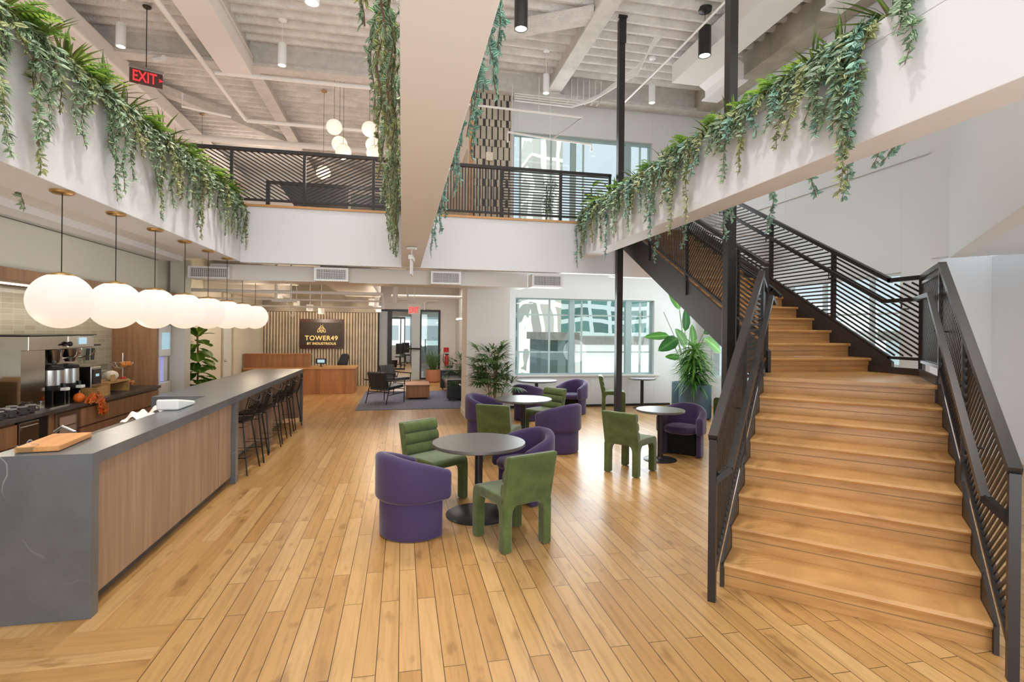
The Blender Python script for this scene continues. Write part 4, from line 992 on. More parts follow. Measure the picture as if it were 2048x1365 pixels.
GC = [((.98, 4.68), (-.37, .93), 'green velvet chair nearest the camera, seen from behind at the front table'),
      ((.38, 5.98), (.6, -.8), 'green velvet chair with channelled back at the far left of the front table'),
      ((1.42, 7.62), (.5, .86), 'green velvet chair seen from behind in front of the middle table'),
      ((2.5, 9.2), (-.86, -.51), 'green velvet chair with channelled back facing the camera behind the middle table'),
      ((3.03, 6.66), (.8, .6), 'green velvet chair standing apart, seen from behind beside the small table by the stairs'),
      ((4.93, 11.83), (.93, -.36), 'green velvet chair sideways under the window behind the slim column'),
      ((6.95, 10.2), (-.4, .9), 'green velvet chair mostly hidden behind the thick steel column and the big planters')]
for i, ((x, y), f, lb) in enumerate(GC):
    o = gc if i == 0 else dup(gc, (0, 0, 0)); place(o, (x, y, 0), head(*f)); o['label'] = lb; o['group'] = 'green velvet chairs around the cafe tables'

# ================================================================== bar
t = thing('bar_counter', 'long bar with grey quartz waterfall top and walnut front panel', 'counter', (-2.3, 7.5, 0))
mb = MB()
mb.prism([(-3.4, 3.88), (-1.94, 3.88), (-1.94, 11.34), (-2.86, 11.34), (-2.86, 6.92), (-2.28, 6.92), (-2.28, 4.45), (-2.52, 4.45), (-2.52, 3.98), (-3.4, 3.98)], (0, 0, .98), (1, 0, 0), (0, 1, 0), (0, 0, .08))
mb.build('countertop', 'stone', t)
MB().box(-3.42, 3.874, 0, -1.937, 3.96, 1.0602).build('end_panel', 'stone', t)
for b in ((-2.0, 6.9, 0, -1.94, 7.0, .98), (-2.0, 11.26, 0, -1.94, 11.34, .98), (-2.86, 6.92, .0, -2.8, 7.0, .98)): MB().box(*b).build('waterfall_leg', 'stone', t)
mb = MB(); mb.box(-2.25, 3.96, .09, -1.99, 6.9, .98); mb.build('front_panel', 'walnut', t)
MB().box(-2.3, 7.0, .09, -2.24, 11.26, .98).box(-2.24, 8.95, .09, -2.0, 9.0, .98).box(-2.24, 11.2, .09, -2.0, 11.26, .98).build('back_panel', 'walnut', t)
MB().box(-2.22, 3.97, 0, -2.05, 6.9, .09).box(-2.35, 7, 0, -2.3, 11.2, .09).build('toe_kick', 'counter', t)
mb = MB()
for y in (6.45,): mb.box(-1.99, y, .09, -1.988, y + .004, .98)
mb.build('panel_joint', 'counter', t)
# lower prep counter behind the near bar
t = thing('prep_counter', 'dark prep counter behind the near end of the bar', 'counter', (-2.5, 5, 0))
MB().box(-2.8, 3.96, .84, -2.28, 6.9, .9).build('countertop', 'counter', t)
MB().box(-2.75, 3.97, 0, -2.28, 6.9, .84).build('cabinet_body', 'walnutd', t)
o = MB().box(-2.44, 3.96, 1.062, -2.2, 4.44, 1.10).build('cutting_board', 'board', bevel=.006); tag(o, 'thick butcher block cutting board lying on the near end of the bar', 'cutting board')
o.rotation_euler = (0, 0, R(6)); o.location.x -= .0
# tea towels, POS device
for i, (x, y, s) in enumerate(((-2.62, 6.1, .12), (-2.58, 6.6, .14))):
    mb = MB(); r = random.Random(i); n = 14
    for a in range(n + 1):
        for b in range(n + 1):
            u, v = a / n * 2 - 1, b / n * 2 - 1; h = max(0, 1 - (u * u + v * v) * .5)
            mb.v.append((x + u * s, y + v * s * 1.2, .905 + .11 * h + .018 * sin(u * 7 + v * 4 + i)))
    for a in range(n):
        for b in range(n): mb.f.append((a * (n + 1) + b, (a + 1) * (n + 1) + b, (a + 1) * (n + 1) + b + 1, a * (n + 1) + b + 1)); mb.mi.append(0)
    o = mb.build('folded_towel', 'towel', smooth=True); tag(o, ['smaller', 'larger'][i] + ' crumpled white towel on the prep counter behind the bar, ' + ['nearer the camera', 'farther along'][i], 'towel')
t = thing('card_terminal', 'white angled tablet terminal standing on the inner edge of the bar top', 'terminal', (-2.24, 6.05, 1.06))
mb = MB(); mb.prism([(5.75, 1.06), (6.2, 1.06), (6.2, 1.1), (5.75, 1.17)], (-2.34, 0, 0), (0, 1, 0), (0, 0, 1), (.2, 0, 0)); mb.build('housing', 'white', t, bevel=.02, seg=3)
mb = MB(); mb.prism([(5.82, 1.159), (6.14, 1.109), (6.14, 1.113), (5.82, 1.163)], (-2.3, 0, 0), (0, 1, 0), (0, 0, 1), (.12, 0, 0)); mb.build('screen', 'walnutd', t)
# bar stools -----------------------------------------------------------------
def stool():
    t = thing('bar_stool', 'x', 'stool')
    # faces +Y ; back at -Y
    for sx in (-1, 1):
        for sy in (-1, 1):
            MB().tube([(sx * .15, sy * .15, .66), (sx * .235, sy * .235, .0)], .0095, 8).build('leg', 'wire', t, smooth=True)
    mb = MB(); q = .21; mb.tube([(-q, -q, .22), (q, -q, .22), (q, q, .22), (-q, q, .22)], .007, 6, closed=True); mb.build('footrest', 'wire', t); mb = MB(); mb.tube([(-.16, -.16, .6), (.16, -.16, .6), (.16, .16, .6), (-.16, .16, .6)], .006, 6, closed=True)
    mb.build('seat_frame', 'wire', t)
    mb = MB(); mb.box(-.2, -.19, .665, .2, .2, .69); mb.build('seat', 'plastic', t, bevel=.012)
    mb = MB()
    def bp(u, v):   # back surface u -1..1 , v 0..1
        y = -.2 - .09 * v + .05 * u * u * 1.0 - .0; z = .66 + v * (.33 - .06 * (1 - u * u) - .0)
        return (u * (.2 + .015 * v), y, z)
    for k in range(13):
        u = -1 + 2 * k / 12; mb.tube([bp(u, v / 6) for v in range(7)], .0032 if 0 < k < 12 else .006, 5)
    for v in range(1, 12): mb.tube([bp(-1 + 2 * k / 10, v / 12) for k in range(11)], .0026, 4)
    mb.tube([bp(-1 + 2 * k / 14, 1) for k in range(15)], .0075, 6)
    mb.build('wire_back', 'wire', t)
    return t
sp = stool()
for i in range(6):
    o = sp if i == 0 else dup(sp, (0, 0, 0)); place(o, (-2.12, 7.5 + .62 * i, 0), R(90) + R((-4, 6, -8, 3, 5, -3)[i]))
    o['label'] = 'black wire bar stool tucked under the bar, %s from the camera end' % ordn(i); o['group'] = 'wire bar stools along the bar'
# globe pendants ---------------------------------------------------------------
def globe_lamp(name, x, y, zt, zc, r, lab, grp, gm='globe'):
    t = thing(name, lab, 'pendant lamp', (x, y, zt), grp)
    MB().lathe([(.001, -.028), (r * .3, -.026), (r * .37, -.014), (r * .37, 0)], (x, y, zt), 32).build('canopy', 'brass', t, smooth=True)
    MB().tube([(x, y, zt), (x, y, zc + r)], .0045 if r > .2 else .004, 6).build('cord', 'wire', t)
    MB().lathe([(.001, .022), (r * .1, .02), (r * .42, .0), (r * .42, -.03)], (x, y, zc + r * .955), 32).build('cap', 'brass', t, smooth=True)
    MB().sphere((x, y, zc), r, 48).build('globe_shade', gm, t, smooth=True, angle=80)
    return t
g0 = globe_lamp('globe_pendant', -2.8, 5.12, 3.01, 2.09, .232, 'x', 'globe pendants over the bar')
for i in range(8):
    o = g0 if i == 0 else dup(g0, (-2.8, 5.12 + i * .857, 3.01))
    o['label'] = 'large opal globe pendant over the bar, %s from the camera' % ordn(i)
for i, (x, y, z) in enumerate([(-1.6, 13, 6.6), (-1.5, 13.2, 6.28), (-1.38, 12.9, 6.0), (-.8, 13, 6.62), (-.72, 13.15, 6.3), (-.68, 12.9, 6.02)]):
    globe_lamp('globe_pendant', x, y, 7.92, z, .18, ['highest', 'middle', 'lowest'][i % 3] + ' opal globe of the ' + ['left', 'right'][i // 3] + ' hanging cluster on the upper floor', 'clustered globes on the upper floor', 'globe2')
globe_lamp('globe_pendant', -2.0, 14.2, 7.92, 5.85, .18, 'lone opal globe pendant seen through the slanted balcony slats', None, 'globe2')
globe_lamp('globe_pendant', -5.6, 16.5, 7.92, 5.2, .18, 'opal globe pendant far back above the left end of the balcony railing', None, 'globe2')
# cylinder spots -----------------------------------------------------------------
def spot(x, y, zc, zb, r, h, mat, lab, grp=None, cord='wire'):
    t = thing('cylinder_pendant', lab, 'pendant lamp', (x, y, zc), grp)
    MB().lathe([(r * .2, -r * .9), (r * 1.0, -r * .55), (r * 1.1, 0)], (x, y, zc), 24).build('canopy', mat, t, smooth=True)
    MB().tube([(x, y, zc), (x, y, zb + h)], .006, 6).build('cord', cord, t)
    MB().lathe([(r * .86, .03), (r * .86, 0), (r, 0), (r, h), (r * .98, h + .002)], (x, y, zb), 32).build('lamp_body', mat, t, smooth=True)
    MB().cyl((x, y, zb + .012), r * .85, .004, 24).build('lens', 'bulb', t)
spot(5.47, 8.95, 7.92, 7.03, .115, .53, 'steelb', 'black cylinder pendant by the right wall, above the planter')
spot(1.94, 8.85, 7.92, 7.03, .115, .53, 'steelb', 'black cylinder pendant hanging beside the middle planter beam')
spot(-1.45, 8.9, 7.92, 7.05, .115, .53, 'white', 'white cylinder pendant cut by the top edge, left of the middle planter', cord='pipe')
spot(2.98, 11.01, 7.92, 6.98, .07, .4, 'white', 'slim white cylinder pendant between the middle beam and the slim column', cord='pipe')
spot(5.34, 10.81, 7.92, 6.92, .07, .4, 'white', 'slim white cylinder pendant at the far right corner of the upper ceiling', cord='pipe')
spot(-5.09, 10.96, 7.92, 7.0, .08, .42, 'white', 'slim white cylinder pendant beside the upper exit sign', cord='pipe')
spot(-2.34, 11.04, 7.92, 7.0, .08, .42, 'white', 'slim white cylinder pendant left of centre under the upper ceiling', cord='pipe')
for i, (x, z) in enumerate([(-2.7, 2.55), (-2.4, 2.42), (-2.16, 2.34), (-1.95, 2.27)]):
    spot(x * 1.15, 14.6 + i * .4, 3.43, z + .02, .09, .17, 'white', 'short white cylinder light over reception, %s in the left row' % ordn(i), 'left row of cylinder lights at reception', 'pipe')
for i, (x, z) in enumerate([(-.72, 2.48), (-.66, 2.42), (-.62, 2.36)]):
    spot(x * 1.1, 14.4 + i * .8, 3.43, z + .02, .08, .17, 'white', 'short white cylinder light over the lounge, %s in the right row' % ordn(i), 'right row of cylinder lights at reception', 'pipe')

# ================================================================== text helper
def text(body, size, loc, rot, mat, parent, name, bold=.0, extrude=.002, spacing=1.0, sx=1.0):
    cu = bpy.data.curves.new(name, 'FONT'); cu.body = body; cu.size = size; cu.align_x = 'CENTER'; cu.align_y = 'CENTER'; cu.extrude = extrude; cu.space_character = spacing
    ob = bpy.data.objects.new('tmp', cu); COL.objects.link(ob)
    bpy.context.view_layer.update()
    dg = bpy.context.evaluated_depsgraph_get(); me = bpy.data.meshes.new_from_object(ob.evaluated_get(dg)); bpy.data.objects.remove(ob)
    if bold:      # thicken the strokes
        bm = bmesh.new(); bm.from_mesh(me); src = bm.verts[:] + bm.edges[:] + bm.faces[:]
        for i in range(1, 8):
            g = bmesh.ops.duplicate(bm, geom=src); a_ = 2 * pi * i / 7
            bmesh.ops.translate(bm, verts=[v for v in g['geom'] if isinstance(v, bmesh.types.BMVert)], vec=(bold * cos(a_), bold * sin(a_), i * 1e-4))
        bm.to_mesh(me); bm.free()
    me.materials.clear(); me.materials.append(M[mat])
    o = bpy.data.objects.new(name, me); COL.objects.link(o); o.parent = parent
    off = V((0, 0, 0)); p = parent
    while p: off += p.location; p = p.parent
    o.location = V(loc) - off; o.rotation_euler = rot; o.scale = (sx, 1, 1)
    return o
# sign at reception
t = thing('wall_sign', 'dark wall sign with bee emblem and gold TOWER49 lettering behind the reception desk', 'sign', (-2.54, 18.0, 1.34))
MB().box(-3.18, 17.99, 1.33, -1.9, 18.02, 2.07).build('sign_board', 'signb', t)
MB().box(-3.2, 18.03, 1.22, -1.87, 18.04, 2.18).build('acrylic_backing', 'smoke', t)
text('TOWER49', .205, (-2.54, 17.985, 1.56), (R(90), 0, 0), 'gold', t, 'lettering', .006, spacing=1.12)
text('BY INDUSTRIOUS', .105, (-2.54, 17.985, 1.385), (R(90), 0, 0), 'gold', t, 'lettering', .004, spacing=1.1)
mb = MB(); bx, bz = -2.54, 1.87
def ringpts(pts, w=.018): 
    for a, b in zip(pts[:-1], pts[1:]): mb.bar((bx + a[0], 17.985, bz + a[1]), (bx + b[0], 17.985, bz + b[1]), .006, w, up=(0, 0, 1) if abs(a[0] - b[0]) > abs(a[1] - b[1]) else (1, 0, 0))
ringpts([(-.055, -.06), (-.055, .03), (-.04, .07), (0, .088), (.04, .07), (.055, .03), (.055, -.06), (0, -.13), (-.055, -.06)])
ringpts([(-.055, .03), (.055, .03)]); ringpts([(-.055, -.015), (.055, -.015)]); ringpts([(-.055, -.06), (.055, -.06)])
for s in (-1, 1):
    ringpts([(s * .055, .03), (s * .1, -.01), (s * .12, -.07), (s * .12, -.115), (s * .075, -.115), (s * .055, -.05)])
    ringpts([(s * .025, .105), (s * .045, .128)], .012)
mb.build('bee_emblem', 'gold', t)
mb = MB()
for x in (-3.13, -2.54, -1.95):
    for z in (1.29, 2.11): mb.sphere((x, 18.02, z), .012, 10)
mb.build('standoff', 'chrome', t)
# exit signs
def exit_sign(label, loc, w, h, rz, face, top, arrow=None, side_only=False):
    t = thing('exit_sign', label, 'exit sign', loc)
    c, s = cos(rz), sin(rz)
    MB().box(-w / 2, -.012, -h, w / 2, .012, 0).build('sign_panel', face, None)
    o = bpy.data.objects[bpy.context.scene.objects[-1].name] if False else None
    return t
def exit_sign(label, loc, w, h, rz, face, ceil_z, arrow=False, letters=True):
    t = thing('exit_sign', label, 'exit sign', (0, 0, 0))
    MB().box(-w / 2, -.008, -h, w / 2, .008, 0).build('sign_panel', face, t)
    MB().box(-w / 2 - .015, -.03, 0, w / 2 + .015, .03, .06).build('top_bar', 'chrome' if face == 'smoke' else 'white', t, bevel=.004)
    MB().tube([(0, 0, .06), (0, 0, ceil_z - loc[2])], .008, 8).build('stem', 'duct' if face != 'smoke' else 'black', t)
    MB().lathe([(.06, -.03), (.075, 0)], (0, 0, ceil_z - loc[2]), 20).build('canopy', 'black' if face == 'smoke' else 'white', t)
    if letters:
        text('EXIT', h * 1.05, (-w * .05, -.012, -h * .5), (R(90), 0, 0), 'red', t, 'lettering', .003, sx=.66 if arrow else .6)
        if arrow: text('>', h * .4, (w * .44, -.012, -h * .5), (R(90), 0, 0), 'red', t, 'arrow', .004)
    t.location = loc; t.rotation_euler = (0, 0, rz); return t
exit_sign('hanging EXIT sign with dark clear panel above the left planter', (-4.77, 11.2, 6.70), .52, .27, R(24), 'smoke', 7.92, True)
exit_sign('hanging white EXIT sign in front of the corridor door', (.31, 14.0, 2.47), .31, .2, 0, 'white', 3.43)
exit_sign('hanging pink lit exit sign under the middle beam, seen edge on', (.12, 7.4, 2.82), .32, .2, R(84), 'white', 3.0, letters=False)

# ================================================================== reception
t = thing('reception_desk', 'walnut reception desk with raised front section under the sign', 'desk', (-2.7, 16.1, 0))
MB().box(-4.3, 15.9, 0, -1.34, 15.95, .72).box(-1.39, 15.95, 0, -1.34, 16.9, .72).build('front_panel', 'walnutw', t)
MB().box(-4.3, 15.88, .72, -1.3, 16.9, .76).build('desktop', 'oakcap', t)
MB().box(-4.3, 15.95, .76, -2.55, 16.02, 1.13).box(-4.3, 15.93, 1.13, -2.52, 16.15, 1.155).build('raised_counter', 'walnutw', t)
mb = MB(); 
for i in range(60): mb.box(-4.28 + i * .029, 15.944, .77, -4.268 + i * .029, 15.95, 1.12)
mb.build('fluting', 'walnutd', t)
t = thing('tablet_stand', 'small tablet screen on a stand on the reception desk', 'tablet', (-2.3, 16.2, .76))
MB().cyl((-2.3, 16.3, .76), .05, .012).tube([(-2.3, 16.3, .77), (-2.3, 16.3, .86)], .015).build('stand', 'plastic', t)
MB().box(-2.45, 16.24, .85, -2.15, 16.27, 1.0).build('screen_housing', 'plastic', t)
MB().box(-2.4, 16.235, .88, -2.2, 16.24, .97).build('screen', 'screen', t)
t = thing('office_chair', 'black mesh office chair back showing above the reception desk', 'office chair', (-1.75, 17.2, 0))
MB().prism([(-.2, .62), (.12, .62), (.2, 1.02), (.15, 1.1), (.0, 1.1), (-.07, 1.02)], (-1.8, 17.2, 0), (1, 0, 0), (0, 0, 1), (0, .05, 0)).build('backrest', 'plastic', t, bevel=.02)
MB().box(-2.0, 16.95, .45, -1.55, 17.35, .52).build('seat', 'plastic', t)
MB().tube([(-1.78, 17.15, .06), (-1.78, 17.15, .45)], .03).tube([(-2.05, 17.15, .04), (-1.5, 17.15, .04)], .02).tube([(-1.78, 16.9, .04), (-1.78, 17.4, .04)], .02).build('base', 'plastic', t)
o = MB().box(-1.04, 12.62, .0, 1.96, 16.3, .012).build('area_rug', 'rug'); tag(o, 'blue grey area rug under the lounge seating', 'rug'); 
def lounge_chair():
    t = thing('lounge_chair', 'x', 'armchair')
    mb = MB(); mb.prism([(-.28, .33), (.34, .38), (.34, .46), (-.26, .42)], (-.29, 0, 0), (0, 1, 0), (0, 0, 1), (.58, 0, 0)); mb.build('seat', 'leather', t, bevel=.02)
    mb = MB()
    for i in range(7):
        x = -.28 + i * .08; mb.prism([(-.27, .36), (-.19, .40), (-.33, .80), (-.37, .795), (-.40, .77)], (x, 0, 0), (0, 1, 0), (0, 0, 1), (.078, 0, 0))
    mb.build('backrest', 'leather', t, bevel=.012)
    mb = MB()
    for s in (-1, 1):
        x = s * .33
        mb.tube([(x, -.38, 0), (x, -.2, .56), (x, -.36, .58)], .012); mb.tube([(x, .3, 0), (x, .32, .56)], .012)
        mb.tube([(x, -.42, .6), (x, -.1, .57), (x, .36, .57)], .016); mb.tube([(x, -.33, .22), (x, .31, .26)], .01)
    mb.tube([(-.33, -.3, .3), (.33, -.3, .3)], .01); mb.tube([(-.33, .3, .34), (.33, .3, .34)], .01)
    mb.build('frame', 'wire', t)
    return t
lc = lounge_chair()
place(lc, (-.38, 13.85, .012), head(.64, .77)); lc['label'] = 'black leather lounge chair seen from behind on the near edge of the rug'; lc['group'] = 'leather lounge chairs on the rug'
o = dup(lc, (-.2, 16.0, .0), head(.7, -.71), 'black leather lounge chair with channelled back facing the camera', 'leather lounge chairs on the rug'); o.location.z = .012
t = thing('coffee_table', 'square walnut block coffee table on the rug', 'coffee table', (.43, 14.8, .012))
MB().box(.12, 14.35, .05, .74, 15.3, .37).build('body', 'walnutw', t, bevel=.006)
MB().box(.1, 14.33, .37, .76, 15.32, .4).build('tabletop', 'walnutw', t, bevel=.004)
mb = MB()
for x in (.16, .66):
    for y in (14.4, 15.22): mb.box(x, y, .012, x + .04, y + .04, .05)
mb.build('feet', 'plastic', t)
t = thing('sofa', 'black leather sofa with pale seat cushions beside the white column', 'sofa', (1.6, 15.2, .012))
MB().box(1.3, 14.0, .12, 1.98, 16.7, .34).build('frame', 'leather', t, bevel=.02)
MB().box(1.18, 13.95, .06, 1.98, 14.18, .56).build('armrest', 'leather', t, bevel=.02)
MB().box(1.18, 16.55, .06, 1.98, 16.78, .62).build('armrest', 'leather', t, bevel=.02)
MB().box(1.75, 14.18, .3, 1.98, 16.55, .75).build('backrest', 'leather', t, bevel=.03)
for y in (14.2, 15.38): MB().box(1.22, y, .34, 1.78, y + 1.15, .46).build('seat_cushion', plain('taupe_leather', hexc('7a6b5c'), .4) if y < 15 else 'leather', t, bevel=.03, seg=3)
MB().box(1.24, 14.05, .012, 1.28, 14.1, .12).box(1.24, 16.6, .012, 1.28, 16.65, .12).box(1.9, 14.05, .012, 1.95, 14.1, .12).box(1.9, 16.6, .012, 1.95, 16.65, .12).build('feet', 'plastic', t)
t = thing('side_table', 'small white round side table at the near end of the sofa', 'side table', (1.62, 13.45, .012))
MB().cyl((1.62, 13.45, .47), .2, .025).build('tabletop', 'white', t, smooth=True); MB().cyl((1.62, 13.45, .03), .015, .44).build('stem', 'white', t); MB().cyl((1.62, 13.45, .012), .14, .015).build('base', 'white', t)
t = thing('wall_light', 'slim horizontal linear light hanging before the bright wall by the column', 'light', (1.75, 14.0, 2.2))
MB().box(1.72, 12.6, 2.2, 1.76, 17.2, 2.225).build('diffuser', 'bulb', t); MB().box(1.715, 12.6, 2.225, 1.765, 17.2, 2.26).build('housing', 'white', t)
MB().tube([(1.74, 13, 2.26), (1.74, 13, 3.45)], .004).tube([(1.74, 16.9, 2.26), (1.74, 16.9, 3.45)], .004).build('cable', 'wire', t)
t = thing('fire_extinguisher', 'red fire extinguisher on the wall behind the sofa', 'fire extinguisher', (1.62, YG - .1, .7))
MB().lathe([(.07, 0), (.08, .02), (.08, .38), (.05, .45), (.02, .47)], (1.66, YG - .12, .45), 20).build('cylinder', 'redpaint', t, smooth=True)
MB().box(1.6, YG - .13, .92, 1.74, YG - .07, .97).build('valve', 'plastic', t); MB().tube([(1.66, YG - .12, .95), (1.55, YG - .12, .98), (1.52, YG - .12, .8), (1.56, YG - .12, .62)], .012).build('hose', 'plastic', t)
MB().box(1.55, YG - .02, 1.02, 1.75, YG, 1.2).build('wall_bracket', 'redpaint', t)
# corridor furniture
def office_chair(x, y, lab):
    t = thing('office_chair', lab, 'office chair', (x, y, 0))
    MB().box(x - .2, y + .15, .6, x + .2, y + .2, 1.15).build('backrest', 'plastic', t, bevel=.03); MB().box(x - .23, y - .22, .45, x + .23, y + .2, .52).build('seat', 'plastic', t, bevel=.02)
    m = MB(); m.tube([(x, y, .08), (x, y, .45)], .025)
    for k in range(5): a = 2 * pi * k / 5; m.tube([(x, y, .1), (x + .28 * cos(a), y + .28 * sin(a), .05)], .018); m.sphere((x + .28 * cos(a), y + .28 * sin(a), .03), .03, 8)
    m.build('base', 'plastic', t)
office_chair(-.1, 27.5, 'nearer black office chair in the room beyond the corridor glass')
office_chair(.2, 29.3, 'farther black office chair in the room beyond the corridor glass')
t = thing('waste_bin', 'small black waste bin beyond the corridor glass', 'bin', (-.35, 26.6, 0)); MB().lathe([(.12, 0), (.15, .35), (.14, .35), (.11, .02)], (-.35, 26.6, 0), 16).build('bin_body', 'plastic', t)

# ================================================================== kitchen wall
XF = -3.85
t = thing('back_counter', 'dark back counter running along the tiled kitchen wall', 'counter', (-4.2, 5.8, 0))
MB().box(-4.54, 1.5, .89, -3.82, 9.58, .93).build('countertop', 'counter', t)
MB().box(-4.5, 1.5, 0, -3.95, 9.58, .09).build('toe_kick', 'plastic', t)
def cab(y0, y1, label, drawers, split=None):
    t = thing('base_cabinet', label, 'cabinet', (-4.2, (y0 + y1) / 2, .09))
    MB().box(-4.52, y0, .09, -3.88, y1, .885).build('cabinet_body', 'walnutd', t)
    for a, b, z0, z1 in drawers: MB().box(-3.88, a + .004, z0, XF, b - .004, z1).build('drawer_front', 'walnutd', t)
    return t
cab(1.5, 6.36, 'walnut drawer cabinet at the near end of the back counter', [(5.2, 6.35, .64, .86), (5.2, 6.35, .1, .62), (3.9, 5.19, .64, .86), (3.9, 5.19, .1, .62)])
cab(7.42, 9.58, 'long walnut drawer cabinet at the far end of the back counter', [(7.44, 8.1, .64, .86), (8.1, 9.56, .64, .86), (7.44, 8.55, .1, .62), (8.55, 9.56, .1, .62)])
t = thing('ice_machine', 'stainless undercounter ice machine with a round white and blue sticker', 'ice machine', (-4.1, 6.55, .09))
MB().box(-4.5, 6.38, .09, -3.87, 6.86, .88).build('machine_body', 'plastic', t)
MB().box(-3.87, 6.38, .12, -3.85, 6.68, .86).build('door', 'chrome', t, bevel=.004)
MB().box(-3.85, 6.4, .78, -3.835, 6.66, .82).build('handle', 'chrome', t)
mb = MB(); mb.prism([(.052 * cos(2 * pi * k / 28), .052 * sin(2 * pi * k / 28)) for k in range(28)], (-3.849, 6.53, .62), (0, 1, 0), (0, 0, 1), (.002, 0, 0)); mb.build('sticker', 'white', t)
mb = MB(); mb.prism([(.03 * cos(2 * pi * k / 20), .014 * sin(2 * pi * k / 20)) for k in range(20)], (-3.847, 6.53, .645), (0, 1, 0), (0, 0, 1), (.002, 0, 0)); mb.build('sticker_emblem', plain('blue_print', hexc('2c4fa8'), .5), t)
t = thing('wine_fridge', 'undercounter drinks fridge with steel framed glass door', 'fridge', (-4.1, 7.1, .09))
MB().box(-4.5, 6.88, .09, -3.87, 7.4, .88).build('fridge_body', 'walnutd', t)
MB().box(-3.87, 6.99, .12, -3.85, 7.36, .86).build('glass_door', plain('lit_fridge_glass', hexc('b59c8c'), .2), t)
MB().box(-3.86, 6.97, .12, -3.835, 7.01, .86).box(-3.86, 7.34, .12, -3.835, 7.38, .86).box(-3.86, 6.97, .83, -3.835, 7.38, .87).box(-3.86, 6.97, .1, -3.835, 7.38, .13).build('door_frame', 'chrome', t)
mb = MB()
for z in (.28, .42, .56, .7): mb.box(-3.851, 7.02, z, -3.846, 7.33, z + .012)
mb.build('shelf', 'chrome', t)
# tall walnut cabinet and water dispenser
t = thing('tall_cabinet', 'tall walnut cabinet panel at the end of the coffee counter', 'cabinet', (-4.2, 9.9, 0))
MB().box(-4.56, 9.6, 0, -3.9, 9.66, 2.46).box(-4.56, 9.66, 0, -4.3, 10.25, 2.46).box(-4.3, 9.66, 1.95, -3.8, 10.22, 2.46).build('cabinet_body', 'walnutd', t)
t = thing('water_dispenser', 'white freestanding water dispenser with pale blue screen set in the walnut cabinet', 'water dispenser', (-4.05, 9.9, 0))
mb = MB(); mb.box(-4.28, 9.72, 0, -3.9, 10.16, .95); mb.box(-4.28, 9.72, 1.38, -3.9, 10.16, 1.92); mb.box(-4.28, 9.72, .95, -4.1, 10.16, 1.38); mb.box(-4.1, 9.72, .95, -3.9, 9.76, 1.38); mb.box(-4.1, 10.0, .95, -3.95, 10.16, 1.38); mb.build('body', 'white', t, bevel=.02, seg=3)
MB().box(-3.9, 9.8, 1.5, -3.893, 10.08, 1.78).build('screen', 'screen', t)
MB().box(-4.1, 9.78, .955, -4.06, 10.0, 1.37).build('nozzle_light', 'lcd', t)
S('trim_11', MB().box(-3.95, 10.22, 0, -3.72, 10.5, 3.06), 'sage')
# batch brewer
ZK = .93
t = thing('coffee_brewer', 'large stainless coffee brewer with control display and two brew heads', 'coffee machine', (-4.25, 7.3, ZK))
MB().box(-4.5, 6.72, ZK + .0, -4.05, 7.12, 1.62).build('side_panel', 'mirror', t)
MB().box(-4.5, 6.72, 1.6, -3.98, 7.98, 1.76).build('head', 'mirror', t, bevel=.006)
MB().box(-4.52, 6.7, 1.76, -3.96, 8.0, 1.775).build('lid', 'plastic', t)
MB().box(-4.52, 7.12, ZK, -4.4, 7.98, 1.6).build('back_panel', 'chrome', t)
MB().box(-4.4, 7.14, ZK, -4.36, 7.9, 1.6).build('splash_panel', 'plastic', t)
MB().box(-3.982, 7.42, 1.62, -3.972, 7.95, 1.75).build('control_panel', 'chrome', t)
MB().box(-3.972, 7.62, 1.65, -3.965, 7.78, 1.735).build('display', 'screen', t)
MB().sphere((-3.95, 7.4, 1.66), .03, 16).tube([(-3.95, 7.38, 1.66), (-3.95, 7.3, 1.65)], .012).build('knob', 'plastic', t)
for y in (7.4, 7.72):
    MB().lathe([(.05, 0), (.095, .14), (.1, .16)], (-4.12, y, 1.43), 24).build('brew_basket', 'chrome', t, smooth=True)
    MB().tube([(-4.05, y + .05, 1.48), (-3.93, y + .07, 1.5), (-3.88, y + .08, 1.56)], .012).build('basket_handle', 'chrome', t)
MB().box(-4.3, 6.95, ZK, -3.9, 7.95, ZK + .015).build('drip_tray', 'chrome', t)
def airpot(y, lab):
    t = thing('coffee_urn', lab, 'coffee dispenser', (-4.1, y, ZK + .015), 'coffee urns under the brewer')
    x = -4.12
    MB().box(x - .14, y - .125, ZK + .015, x - .02, y + .125, 1.14).build('stand', 'plastic', t, bevel=.02)
    MB().lathe([(.13, 0), (.135, .02), (.135, .07)], (x, y, 1.1), 32).build('lower_ring', 'plastic', t, smooth=True)
    MB().lathe([(.132, 0), (.132, .18)], (x, y, 1.17), 32).build('steel_band', 'chrome', t, smooth=True)
    MB().lathe([(.135, 0), (.138, .02), (.12, .045), (.03, .06)], (x, y, 1.35), 32).build('lid', 'plastic', t, smooth=True)
    MB().box(x - .0, y - .13, ZK + .015, x + .1, y - .105, 1.12).build('leg', 'plastic', t); MB().box(x, y + .105, ZK + .015, x + .1, y + .13, 1.12).build('leg', 'plastic', t)
    MB().box(x + .12, y - .035, 1.1, x + .2, y + .035, 1.14).build('tap', 'white', t, bevel=.008)
    MB().tube([(x + .15, y, 1.14), (x + .15, y, 1.19)], .018).build('tap_lever', 'plastic', t)
airpot(7.33, 'black and steel coffee urn under the brewer, nearer the camera'); airpot(7.64, 'black and steel coffee urn under the brewer, farther from the camera')
t = thing('coffee_grinder', 'steel coffee grinder with clear hoppers right of the brewer', 'grinder', (-4.2, 8.2, ZK))
MB().box(-4.35, 8.06, ZK, -4.05, 8.3, 1.34).build('grinder_body', 'chrome', t, bevel=.015)
